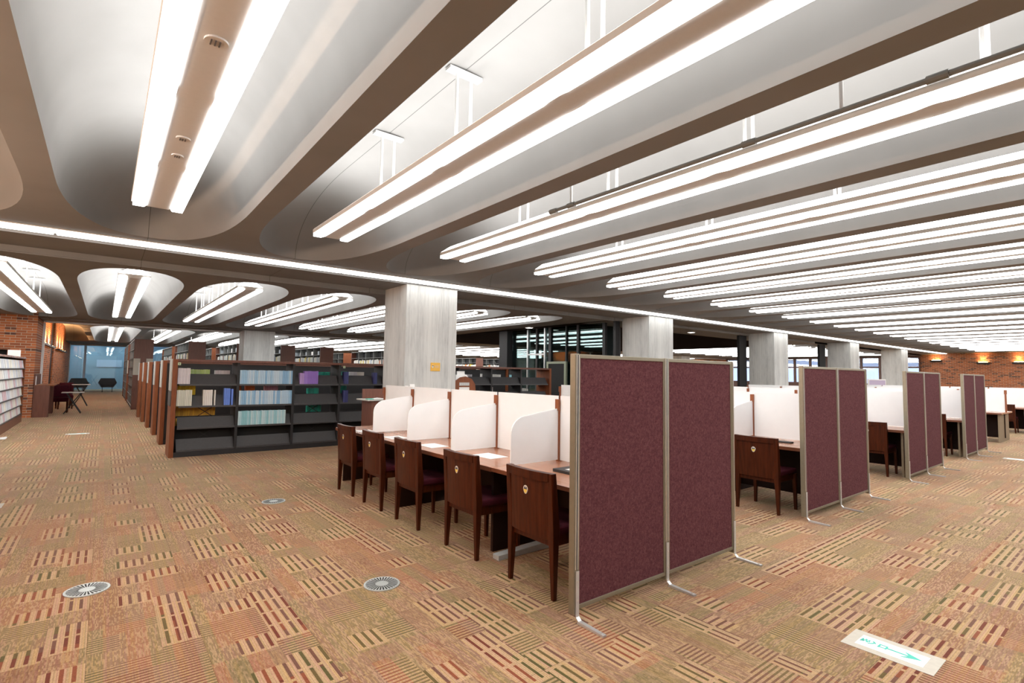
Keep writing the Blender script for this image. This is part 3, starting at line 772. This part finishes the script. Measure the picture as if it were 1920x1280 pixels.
for q in range(3): b.box(-.10, .06-.03*q, -.009, -.006, 1.05-.04*q, 1.055-.04*q)
b.obj('lettering', 'print_grey', sb)
pb = thing('paper_stack', 'leaning stack of white papers on the notice stand', 'paper', (5.50, 8.50, 0))
MB().hexa([(-.16,0,1.3585),(.14,0,1.3585),(.14,.16,1.3585),(-.16,.16,1.3585),(-.13,.03,1.46),(.12,.03,1.46),(.12,.17,1.46),(-.13,.17,1.46)]).obj('sheets', 'paper', pb)
MB().box(-.09, .08, .06, .09, 1.46, 1.53).obj('card', 'paper', pb)

# ------------------------------------------------------------------ low bookcases
BAY = [.99, 1.907, 2.867, 3.758]
while len(BAY) < 10: BAY.append(BAY[-1]+.955)
BAY[-1] = 9.50
LV = [1.216, .842, .474, .10]
def plate_pair(b, x0, x1, z, h=.19):
    for sy in (1, -1):
        y0 = .27-sy*.235; y1 = .27-sy*.115
        b.hexa([(x0,y0,z),(x1,y0,z),(x1,y0+sy*.006,z-.012),(x0,y0+sy*.006,z-.012),(x0,y1,z+h),(x1,y1,z+h),(x1,y1+sy*.006,z+h-.004),(x0,y1+sy*.006,z+h-.004)])
        b.box(x0, x1, min(y0,y0-sy*.012), max(y0,y0-sy*.012), z-.012, z+.016)
def make_low(label, full, y):
    t = thing('low_bookcase', label, 'bookcase', (0, y, 0), 0, 'low black bookcases with wooden ends')
    for x0, x1 in ((.905, .975), (9.50, 9.57)):
        e = MB().box(x0, x1, 0, .54, 0, 1.655).obj('end_panel', 'case_wood', t, bev=.004)
        if x0 < 2:
            for a, c, mt, z0, z1 in ((.06, .22, 'card_grey', 1.12, 1.66), (.27, .43, 'card_grey', 1.12, 1.66), (.06, .22, 'card_dark', .86, 1.11), (.27, .43, 'card_dark', .86, 1.11)):
                if (z0 > 1) or full: MB().box(x0-.012, x0, a, c, z0, z1).obj('index_card', mt, e)
    MB().box(.975, 9.50, -.01, .55, 1.615, 1.66).obj('top_board', 'dark_case_wood', t, bev=.003)
    MB().box(.975, 9.50, .02, .52, 0, .085).obj('base', 'black_steel', t)
    if full:
        for i, x in enumerate(BAY[1:-1]): MB().box(x-.022, x+.022, .03, .51, .085, 1.615).obj('upright', 'black_steel', t)
        for i in range(9):
            for z in LV:
                b = MB(); plate_pair(b, BAY[i]+.024, BAY[i+1]-.024, z); b.obj('shelf_plate', 'dark_plate', t)
        MB().box(.975, 9.5, .265, .275, .085, .5).obj('back_panel', 'black_gap', t)
        for i in (0, 2):
            for z in (.75, .35):
                b = MB().tube([(BAY[i]+.15, .27, z-.22), (BAY[i]+.75, .27, z+.2)], .006, 6).tube([(BAY[i]+.15, .27, z+.2), (BAY[i]+.75, .27, z-.22)], .006, 6); b.obj('brace', 'black_steel', t)
        for x in (.992, 3.83): 
            g = MB().box(x-.022, x+.022, -.013, -.0102, 1.555, 1.60).obj('number_tag', 'tag_green', t)
            MB().box(x-.006, x+.006, -.0142, -.0128, 1.565, 1.59).obj('numeral', 'print_dark', g)
    else:
        MB().box(.975, 9.50, .05, .49, .085, 1.60).obj('back_panel', 'black_steel', t)
    return t
LL = ['nearest low black bookcase with light blue journals and a wooden top', 'second low bookcase from the front, only its wooden end showing', 'third low bookcase from the front, wooden end showing at left', 'fourth low bookcase from the front, wooden end showing at left', 'fifth low bookcase from the front, wooden end showing at left', 'rearmost low bookcase of six, narrow orange-brown wooden end']
make_low(LL[0], True, 10.36)
lb = make_low(LL[1], False, 12.27)
for i, y in enumerate((14.10, 15.93, 17.70, 19.47)): dup(lb, (-.02*i, y, 0), 0, LL[i+2])

# books on the nearest bookcase: px columns of the photo turned into shelf positions
PX = [(330, .955), (447, 1.907), (551, 2.867), (637, 3.758), (722, 4.70)]
def bx(px):
    for (a, xa), (b_, xb) in zip(PX, PX[1:]):
        if px <= b_: return xa+(xb-xa)*(px-a)/(b_-a)
    return PX[-1][1]
def book_mesh(w, d, h, col):
    b = MB().box(0, w-.002, 0, d, 0, h)
    return b
def book(name, x, y, z, w, d, h, mat, label, group, cat='book', tilt=0):
    o = MB().box(0, max(.004, w-.0025), 0, d, 0, h).obj(name, mat, None, (x, y, z))
    if tilt: o.rotation_euler = (0, tilt, 0)
    return tag(o, label, cat, group)
YF = 10.36+.038
blues = [book_mat('book_blue_%d' % i, c) for i, c in enumerate(((.34,.56,.76),(.45,.64,.80),(.26,.48,.72),(.55,.70,.82)))]
cyans = [book_mat('book_cyan_%d' % i, c) for i, c in enumerate(((.42,.68,.76),(.34,.64,.72),(.54,.74,.80),(.28,.58,.66)))]
def row_books(px0, px1, z, h, mats, desc, where, wd=.03, name='journal', d=.10, jit=.006, y=YF, cat='book', lean=0):
    x, xe, i = bx(px0), bx(px1), 0
    n = max(1, round((xe-x)/wd)); w = (xe-x)/n
    for i in range(n):
        book(name, x+i*w, y, z, w, d, h-R.random()*jit, mats[R.randrange(len(mats))], '%s %s from the left, %s' % (nth(i+1), desc, where), '%s %s' % (desc, where), cat, lean)
    return n
NB = 'nearest low bookcase'
row_books(450, 549, LV[0]+.018, .255, blues, 'light blue journal', 'top shelf of '+NB)
row_books(450, 549, LV[1]+.018, .255, blues, 'light blue journal', 'middle shelf of '+NB)
row_books(450, 538, LV[2]+.018, .255, cyans, 'pale cyan journal', 'lower shelf of '+NB)
gr = [book_mat('book_grey_0', (.60,.58,.63)), book_mat('book_grey_1', (.68,.66,.70))]
gg = [book_mat('book_sage_0', (.64,.66,.58)), book_mat('book_sage_1', (.56,.59,.51))]
ww = [book_mat('book_white_0', (.74,.73,.70)), book_mat('book_white_1', (.66,.65,.62))]
row_books(333.5, 356, LV[0]+.018, .275, gr, 'grey journal', 'top shelf left bay of '+NB, .022)
row_books(333.5, 361, LV[1]+.018, .275, gg, 'sage grey journal', 'middle shelf left bay of '+NB, .026)
row_books(381, 399, LV[1]+.018, .275, ww, 'white volume', 'middle shelf left bay of '+NB, .028)
row_books(402, 405, LV[1]+.018, .27, ww, 'thin white volume', 'alone on middle shelf, '+NB, .03)
bl2 = [book_mat('book_deep_blue', (.14,.26,.75))]
row_books(421, 433, LV[1]+.018, .30, bl2, 'deep blue volume', 'middle shelf left bay of '+NB, .035)
row_books(435, 439, LV[1]+.018, .29, bl2, 'slim volume', 'by upright, '+NB, .035)
pu = [book_mat('book_purple_0', (.28,.17,.56)), book_mat('book_purple_1', (.34,.22,.64)), book_mat('book_purple_2', (.44,.30,.62))]
row_books(562, 570, LV[0]+.018, .215, pu[2:], 'short mauve volume', 'top shelf of '+NB, .035)
row_books(570, 596, LV[0]+.018, .255, pu[:2], 'purple volume', 'top shelf of '+NB, .034)
nv = [book_mat('book_navy', (.045,.05,.16)), book_mat('book_navy_2', (.06,.07,.20))]
row_books(645, 654, LV[0]+.018, .25, nv, 'navy volume', 'top shelf fourth bay of '+NB, .033)
row_books(702, 710, LV[0]+.018, .245, nv, 'navy volume', 'top shelf right of fourth bay, '+NB, .04)
row_books(645, 654, LV[1]+.018, .25, nv, 'navy volume', 'middle shelf fourth bay of '+NB, .033)
# rear side of the same bookcase, seen over the empty plates
YB = 10.36+.40
gn = [book_mat('book_lime', (.50,.66,.24)), book_mat('book_lime_2', (.56,.70,.32))]
te = [book_mat('book_teal', (.03,.38,.29)), book_mat('book_teal_2', (.04,.30,.25))]
oc = [book_mat('book_ochre', (.68,.38,.05)), book_mat('book_ochre_2', (.58,.32,.05))]
ye = [book_mat('book_yellow', (.90,.62,.04))]
orr = [book_mat('book_orange', (.75,.17,.04))]
mv = [book_mat('book_rose', (.50,.22,.25))]
bx_b = lambda px: px
row_books(356, 398, LV[0]+.018, .255, gn, 'lime green volume', 'seen over the top plate of '+NB, .03, 'volume', y=YB)
row_books(408, 438, LV[0]+.018, .245, gr, 'grey volume', 'seen over the top plate of '+NB, .05, 'volume', y=YB)
row_books(339, 372, LV[1]+.018, .345, ye, 'yellow volume', 'seen through the gap of '+NB, .05, 'volume', y=YB)
row_books(333, 412, LV[2]+.018, .335, oc, 'ochre volume', 'seen over the third plate of '+NB, .035, 'volume', y=YB)
row_books(333, 351, LV[3]+.018, .33, oc, 'ochre volume', 'bottom left of '+NB, .035, 'volume', y=YB)
row_books(449, 461, LV[1]+.018, .345, orr, 'orange volume', 'behind the blue journals at left, '+NB, .04, 'volume', y=YB)
row_books(469, 486, LV[1]+.018, .345, orr, 'orange volume', 'behind the middle blue journals, '+NB, .04, 'volume', y=YB)
row_books(505, 531, LV[1]+.018, .34, mv, 'rose volume', 'behind the blue journals at right, '+NB, .05, 'volume', y=YB)
row_books(596, 630, LV[0]+.018, .24, te, 'teal volume', 'beside the purple volumes, '+NB, .03, 'volume', y=YB)
row_books(588, 609, LV[1]+.018, .285, te, 'teal volume', 'third bay middle shelf of '+NB, .03, 'volume', y=YB)
row_books(588, 615, LV[2]+.018, .30, te, 'teal volume', 'third bay lower shelf of '+NB, .035, 'volume', y=YB)
row_books(653, 663, LV[0]+.018, .255, te, 'teal volume', 'beside the navy volumes, '+NB, .03, 'volume', y=YB)
row_books(669, 697, LV[0]+.018, .25, ww+gr, 'pale volume', 'fourth bay top shelf of '+NB, .07, 'volume', y=YB)
row_books(640, 650, LV[1]+.018, .345, ww, 'white volume', 'fourth bay middle shelf of '+NB, .04, 'volume', y=YB)
row_books(653, 663, LV[1]+.018, .33, te, 'teal volume', 'fourth bay middle shelf of '+NB, .03, 'volume', y=YB)
for (xa, xb, z, h, ms, de, wh) in ((6.9, 7.25, LV[0], .245, gr, 'grey box file', 'right half, top shelf, '+NB), (7.55, 8.15, LV[0], .25, ww, 'white box file', 'right half, top shelf, '+NB), (8.5, 8.75, LV[0], .25, cyans, 'cyan volume', 'right end, top shelf, '+NB),
                                (6.6, 7.1, LV[1], .24, gr, 'grey volume', 'right half, middle shelf, '+NB), (7.7, 7.9, LV[1], .30, ww, 'white volume', 'right half, middle shelf, '+NB), (8.6, 9.1, LV[1], .25, ww, 'pale volume', 'right end, middle shelf, '+NB)):
    n = max(1, round((xb-xa)/.07))
    for i in range(n): book('box_file', xa+i*(xb-xa)/n, YB, z+.018, .06, .1, h-R.random()*.02, ms[R.randrange(len(ms))], '%s %s from the left, %s' % (nth(i+1), de, wh), de+' '+wh)

# ------------------------------------------------------------------ tall stacks in the far bay
SLV = [.12, .47, .82, 1.17, 1.52, 1.87, 2.22]
TOPZ = 2.56
def make_stack(label, y0, y1, name='tall_bookstack'):
    t = thing(name, label, 'bookcase', (0, y0, 0), 0, 'tall bookstacks of the far bay')
    L = y1-y0
    e = MB().box(0, .58, 0, .04, 0, TOPZ).obj('end_panel', 'dark_case_wood', t)
    MB().box(.0, .20, -.012, 0, 1.25, 1.85).box(.38, .58, -.012, 0, 1.25, 1.85).obj('range_card', 'sign_cream', e)
    MB().box(0, .58, L-.04, L, 0, TOPZ).obj('end_panel', 'dark_case_wood', t)
    MB().box(0, .58, .04, L-.04, TOPZ-.03, TOPZ).obj('top_board', 'shelf_grey', t)
    MB().box(.26, .32, .04, L-.04, .05, TOPZ-.03).obj('back_panel', 'black_steel', t)
    n = round(L/.95)
    for i in range(1, n): MB().box(.01, .57, L*i/n-.012, L*i/n+.012, 0, TOPZ-.03).obj('upright', 'shelf_grey', t)
    for z in SLV: MB().box(.01, .57, .04, L-.04, z-.02, z).obj('shelf', 'shelf_grey', t)
    return t
SX = [.81, 2.49, 4.15, 5.83, 7.48]
spx = ['leftmost', 'second', 'third', 'fourth', 'fifth']
s0 = make_stack('leftmost front tall bookstack, beside the glass wall aisle', 23.2, 28.2)
for i in range(1, 5): dup(s0, (SX[i], 23.2, 0), 0, '%s front tall bookstack from the left, brown end panel above the low bookcases' % spx[i])
s0.location.x = SX[0]
s1 = make_stack('leftmost rear tall bookstack behind the first front one', 29.4, 34.8); s1.location.x = SX[0]
for o in s1.children:
    if o.name.startswith('end_panel'): o.data.materials[0] = M['case_wood']
SX2 = SX+[10.81]
for i in range(1, len(SX2)): dup(s1, (SX2[i], 29.4, 0), 0, '%s rear tall bookstack from the left, orange-brown end beyond the front stacks' % nth(i+1))
dup(s0, (10.81, 23.2, 0), 0, 'front tall bookstack mostly hidden behind the plaque pillar')
s2 = make_stack('dark-ended tall bookstack seen just right of the plaque pillar', 29.4, 34.8); s2.location.x = 20.1
dup(s2, (22.2, 29.4, 0), 0, 'dark-ended tall bookstack beside the black post of the glazed screen')
for x_, nm_ in ((10.81, 'front tall bookstack half behind the plaque pillar'),):
    BK1 = (x_, nm_)
pal = [book_mat('spine_%d' % i, c) for i, c in enumerate(((.72,.70,.66),(.66,.66,.64),(.60,.56,.48),(.74,.72,.70),(.40,.44,.48),(.70,.69,.62),(.55,.20,.08),(.28,.36,.5),(.62,.66,.52),(.70,.55,.10)))]
wts = [0,0,0,1,1,3,3,3,5,5,2,4,6,7,8,9]
bm_cache = {}
def stack_books(x, y0, y1, z, label, group, wd=.05, gap=.0):
    y = y0
    while y < y1-wd:
        w = wd*(.7+.6*R.random()); h = .20+.08*R.random()
        if R.random() > gap:
            mi = wts[R.randrange(len(wts))]
            key = (mi, int(h*50), int(w*200))
            if key not in bm_cache: bm_cache[key] = MB().box(0, .17, 0, int(w*200)/200-.002, 0, int(h*50)/50).data('book', pal[mi])
            o = bpy.data.objects.new('book', bm_cache[key]); C.objects.link(o); o.location = (x, y, z+.001)
            tag(o, label, 'book', group)
        y += w
SH0 = 'one of the %s books on the %s shelf of the %s'
for i in range(1, 5):
    nm = '%s front tall bookstack from the left' % spx[i]
    stack_books(SX[i]+.04, 23.3, 27.9, SLV[5], 'pale book on the second shelf, %s front tall bookstack' % spx[i], 'second shelf books of the '+nm, .105)
for zi, wh in ((5, 'second'), (4, 'third'), (3, 'fourth'), (2, 'fifth'), (1, 'sixth'), (0, 'bottom')):
    stack_books(SX[0]+.04, 23.4, 28.0, SLV[zi], 'pale book on the %s shelf down, leftmost front tall bookstack' % wh, '%s shelf books of the leftmost front bookstack' % wh, .36)
stack_books(BK1[0]+.04, 23.3, 27.9, SLV[5], 'pale book on the second shelf, front bookstack half behind the plaque pillar', 'second shelf books of the stack behind the pillar', .11)
for x_, nm_ in ((20.1, 'dark-ended bookstack right of the plaque pillar'), (22.2, 'dark-ended bookstack beside the black post')):
    stack_books(x_+.04, 29.5, 34.2, SLV[5], 'pale book on the second shelf, '+nm_, 'second shelf books of the '+nm_, .16)
for i in (1,):
    nm = '%s rear tall bookstack from the left' % nth(i+1)
    stack_books(SX2[i]+.04, 29.5, 34.2, SLV[5], 'pale book on the second shelf, %s rear tall bookstack' % nth(i+1), 'second shelf books of the '+nm, .16)
for i in (2, 3, 4):
    nm = '%s front tall bookstack from the left' % spx[i]
    for q in range(5):
        o = MB().box(0, .2, 0, .22, 0, .16).obj('box_file', pal[3 if q % 2 else 4], None, (SX[i]+.05, 23.5+q*.9, SLV[6]+.001))
        tag(o, '%s pale box file on top of the %s front tall bookstack' % (nth(q+1), spx[i]), 'box', 'box files on the top shelf of the '+nm)

# ------------------------------------------------------------------ magazine rack at left
rk = thing('magazine_rack', 'tall magazine display rack with white covers at the left edge', 'rack', (-1.70, 0, 0))
RY0, RY1 = 14.2, 19.3
MB().box(-.36, 0, RY1-.04, RY1, 0, 1.70).obj('side_panel', 'case_wood', rk)
MB().box(-.36, 0, RY0, RY0+.04, 0, 1.70).obj('side_panel', 'case_wood', rk)
MB().box(-.38, .01, RY0, RY1, 1.70, 1.74).obj('top_board', 'desk_wood', rk)
MB().box(-.36, -.34, RY0+.04, RY1-.04, .08, 1.70).obj('back_panel', 'black_gap', rk)
MB().box(-.36, .0, RY0+.04, RY1-.04, 0, .20).obj('base', 'dark_case_wood', rk)
RZ = [.24, .48, .73, .98, 1.22, 1.46]
for z in RZ: MB().box(-.34, .0, RY0+.04, RY1-.04, z-.035, z-.012).obj('shelf', 'dark_plate', rk)
covers = [book_mat('cover_%d' % i, c) for i, c in enumerate(((.78,.78,.76),(.70,.73,.76),(.74,.70,.66),(.62,.66,.72),(.80,.78,.70),(.66,.48,.52)))]
for ri, z in enumerate(RZ):
    for q in range(18):
        y = 14.28+q*.2765
        if q % 3 == 2: wdt = .235
        else: wdt = .262
        o = MB().hexa([(-.036,0,0),(-.022,0,0),(-.022,wdt,0),(-.036,wdt,0),(-.062,0,.205),(-.050,0,.205),(-.050,wdt,.205),(-.062,wdt,.205)]).obj('magazine', covers[R.choice((0,0,0,1,1,2,3,4,5))], None, (-1.70, y, z-.011))
        tag(o, 'pale magazine facing out, %s from the right in the %s row of the rack' % (nth(18-q), ('bottom', 'second lowest', 'third lowest', 'fourth lowest', 'second highest', 'top')[ri]), 'magazine', 'magazines on the display rack')
tag(MB().box(-.12, .12, -.02, .02, 0, .17).obj('standing_card', 'paper', None, (-1.83, 18.2, 1.741), bev=.004), 'white card standing on top of the magazine rack', 'card')

# ------------------------------------------------------------------ reading corner beyond the rack
cd = thing('carrel_desk', 'brown wooden carrel desk with a solid side by the brick corner', 'desk', (-1.612, 20.95, 0))
MB().box(0, .36, -.30, -.26, 0, .94).obj('side_panel', 'dark_case_wood', cd)
MB().box(0, .36, 1.30, 1.34, 0, .94).obj('side_panel', 'dark_case_wood', cd)
MB().box(.02, .44, -.28, 1.32, .92, .95).obj('tabletop', 'case_wood', cd)
MB().box(0, .03, -.30, 1.34, .95, 1.27).obj('back_screen', 'dark_case_wood', cd)
tag(MB().box(-.01, .01, -.05, .05, 0, .26).obj('standing_card', 'paper', None, (-1.58, 20.75, .951)), 'white sign standing on the brown carrel desk', 'card')
def arm_chair(x, y, rz, label):
    t = thing('reading_chair', label, 'chair', (x, y, 0), rz, 'maroon reading chairs by the brick wall')
    MB().box(-.22, .22, -.22, .22, .36, .50).obj('seat', 'maroon_seat', t, bev=.04)
    MB().box(-.22, .22, .18, .26, .48, .88).obj('backrest', 'maroon_seat', t, bev=.03)
    for sx in (-1, 1):
        for sy in (-1, 1): MB().cyl((sx*.19, sy*.19, 0), (sx*.19, sy*.19, .37), .022, 8).obj('leg', 'chair_wood', t)
    return t
ac = arm_chair(-1.10, 22.6, 0, 'maroon padded chair beside the brown carrel desk')
dup(ac, (-1.08, 24.6, 0), .2, 'maroon padded chair behind the nearer cross-legged table')
dup(ac, (-1.2, 26.9, 0), -.2, 'maroon padded chair farther along the brick wall, by the second table')
def x_table(x, y, label, h):
    t = thing('folding_table', label, 'table', (x, y, 0), 0, 'small cross-legged tables')
    MB().box(-.30, .26, -.25, .25, h-.025, h).obj('tabletop', 'table_grey', t, bev=.004)
    for sy in (-1, 1):
        MB().tube([(-.22, sy*.2, .008), (.18, sy*.2, h-.02)], .014, 8).obj('leg', 'black_steel', t)
        MB().tube([(.20, sy*.2, .008), (-.18, sy*.2, h-.02)], .014, 8).obj('leg', 'black_steel', t)
    return t
xt = x_table(-.74, 22.0, 'nearer small grey table on crossed black legs', .69)
x_table(-.66, 26.0, 'farther small grey table on crossed black legs', .84)
def lounge(x, y, label):
    t = thing('lounge_chair', label, 'chair', (x, y, 0), 0, 'black mesh lounge chairs at the glass wall')
    b = MB()
    pl = [(-.30, .30), (-.46, .58), (-.34, .85), (.34, .85), (.46, .58), (.30, .30)]
    rows = []
    for i in range(7):
        rows.append([(a*(1-.0*i), -.22+.04*i if False else .25*((abs(a)/.46)**2)*(-1)+.1+.02*i, .30+(z-.30)*1.0) for a, z in pl])
    b.prism(pl, 1, .18, .22)
    b.prism([(-.46, .58), (-.44, .60), (-.30, .34), (-.30, .30)], 1, -.25, .2).prism([(.46, .58), (.44, .60), (.30, .34), (.30, .30)], 1, -.25, .2)
    b.obj('shell', 'mesh_black', t)
    MB().box(-.30, .30, -.28, .18, .30, .40).obj('seat', 'black_steel', t, bev=.02)
    for sx in (-1, 1):
        for sy in (-1, 1): MB().cyl((sx*.24, sy*.18, 0), (sx*.24, sy*.18, .31), .015, 8).obj('leg', 'black_steel', t)
    return t
lc = lounge(.19, 40.4, 'black mesh lounge chair before the end glass, standing alone')
dup(lc, (-1.15, 40.0, 0), .15, 'black mesh lounge chair before the end glass, partly behind the tables')

# ------------------------------------------------------------------ wall uplights
def pt(x, y, z, e, col, r=.03, spot=None):
    l = bpy.data.lights.new('uplight_lamp', 'POINT' if not spot else 'SPOT'); l.energy = e; l.color = col; l.shadow_soft_size = r
    o = bpy.data.objects.new('uplight_lamp', l); C.objects.link(o); o.location = (x, y, z)
    if spot: l.spot_size = spot; l.spot_blend = .5; o.rotation_euler = (PI, 0, 0)
    return o
def uplight_bar(y0, y1, label, x=-1.75, n=3, e=420, spot=2.4):
    t = thing('uplight_bar', label, 'wall light', (x, y0, 2.30), 0, 'black uplight bars on the brick wall')
    L = y1-y0
    MB().box(.06, .16, 0, L, -.06, 0).obj('bar', 'black_steel', t)
    for q in range(2): MB().box(0, .06, .3+q*(L-.6)-.03, .3+q*(L-.6)+.03, -.05, -.01).obj('bracket', 'black_steel', t)
    for q in range(n):
        y = L*(q+.5)/n
        MB().cyl((.10, y, 0), (.10, y, .02), .035, 12).obj('bulb', 'warm_bulb', t)
        o = pt(.11, y, .05, e, (1, .50, .20) if spot else (1, .72, .52), .03, spot); o.parent = t
    return t
uplight_bar(22.9, 27.5, 'nearer black uplight bar glowing orange on the aisle brick wall')
uplight_bar(30.2, 35.6, 'farther black uplight bar glowing orange on the aisle brick wall')
b1 = uplight_bar(1.2, 6.8, 'black uplight bar on the brick wall beside the camera', -2.6, 4, 120, None)
def sconce(y, z, label, e=26):
    t = thing('wall_sconce', label, 'wall light', (40, y, z), 0, 'uplight sconces on the right brick wall')
    MB().prism([(-.16, 0), (0, 0), (0, -.12), (-.08, -.12)], 1, -.28, .28).obj('trough', 'stone_dark', t)
    MB().box(-.12, -.04, -.2, .2, .001, .01).obj('bulb', 'warm_bulb', t)
    o = pt(-.10, 0, .06, e, (1, .55, .24), .05, 1.7); o.parent = t
    return t
sconce(6.45, 2.58, 'glowing uplight sconce left of the other on the right brick wall', 70)
sconce(4.95, 2.58, 'glowing uplight sconce at the right edge on the brick wall', 70)
sconce(8.6, 2.72, 'dim uplight sconce near the strip light end on the brick wall', 6)
sconce(24.8, 2.28, 'far orange uplight on brick seen past the atrium over the nearest partition', 60)

# ------------------------------------------------------------------ far right clutter behind the desks
ms = thing('desk_screen', 'small lavender desk screen in a pale frame before the far windows', 'screen', (25.6, 7.5, 0))
MB().box(-1.0, 1.0, 0, .03, .7, 1.46).obj('panel', 'monitor_lavender', ms)
MB().box(-1.05, 1.05, -.01, .04, 1.46, 1.50).box(-1.05, -1.0, -.01, .04, 0, 1.46).box(1.0, 1.05, -.01, .04, 0, 1.46).obj('frame', 'paper', ms)
for i, (x, y, lbx) in enumerate(((22.0, 10.9, 'left'), (22.75, 10.9, 'right'))):
    t = thing('computer_monitor', 'dark monitor on the counter past the second plum partition, %s of two' % lbx, 'monitor', (x, y, 0), 0, 'monitors past the second partition')
    MB().box(-.28, .28, 0, .04, 1.16, 1.52).obj('screen', 'black_gap', t, bev=.006)
    MB().cyl((0, .03, 1.02), (0, .03, 1.18), .03, 8).obj('stand', 'stone_dark', t); MB().box(-.12, .12, -.06, .12, 1.0, 1.02).obj('base', 'stone_dark', t)
ct = thing('counter', 'pale counter carrying monitors past the second plum partition', 'counter', (22.4, 10.95, 0))
MB().box(-.9, .9, -.3, .4, .96, 1.0).obj('top', 'card_grey', ct); MB().box(-.85, .85, -.25, .35, 0, .96).obj('body', 'glass_room_pale', ct)

# ------------------------------------------------------------------ world and view
w = bpy.data.worlds.new('world'); S.world = w; w.use_nodes = True
nt = w.node_tree; nt.nodes.clear()
bg = nt.nodes.new('ShaderNodeBackground'); ou = nt.nodes.new('ShaderNodeOutputWorld')
bg.inputs[0].default_value = (.62, .74, 1.0, 1); bg.inputs[1].default_value = 1.6
nt.links.new(bg.outputs[0], ou.inputs[0])
S.view_settings.view_transform = 'Standard'; S.view_settings.look = 'None'
S.view_settings.gamma = 1; S.view_settings.use_curve_mapping = False
S.view_settings.exposure = 0.0
S.cycles.use_denoising = True
S.cycles.max_bounces = 8; S.cycles.diffuse_bounces = 5; S.cycles.glossy_bounces = 4; S.cycles.transparent_max_bounces = 8
S.cycles.sample_clamp_indirect = 8
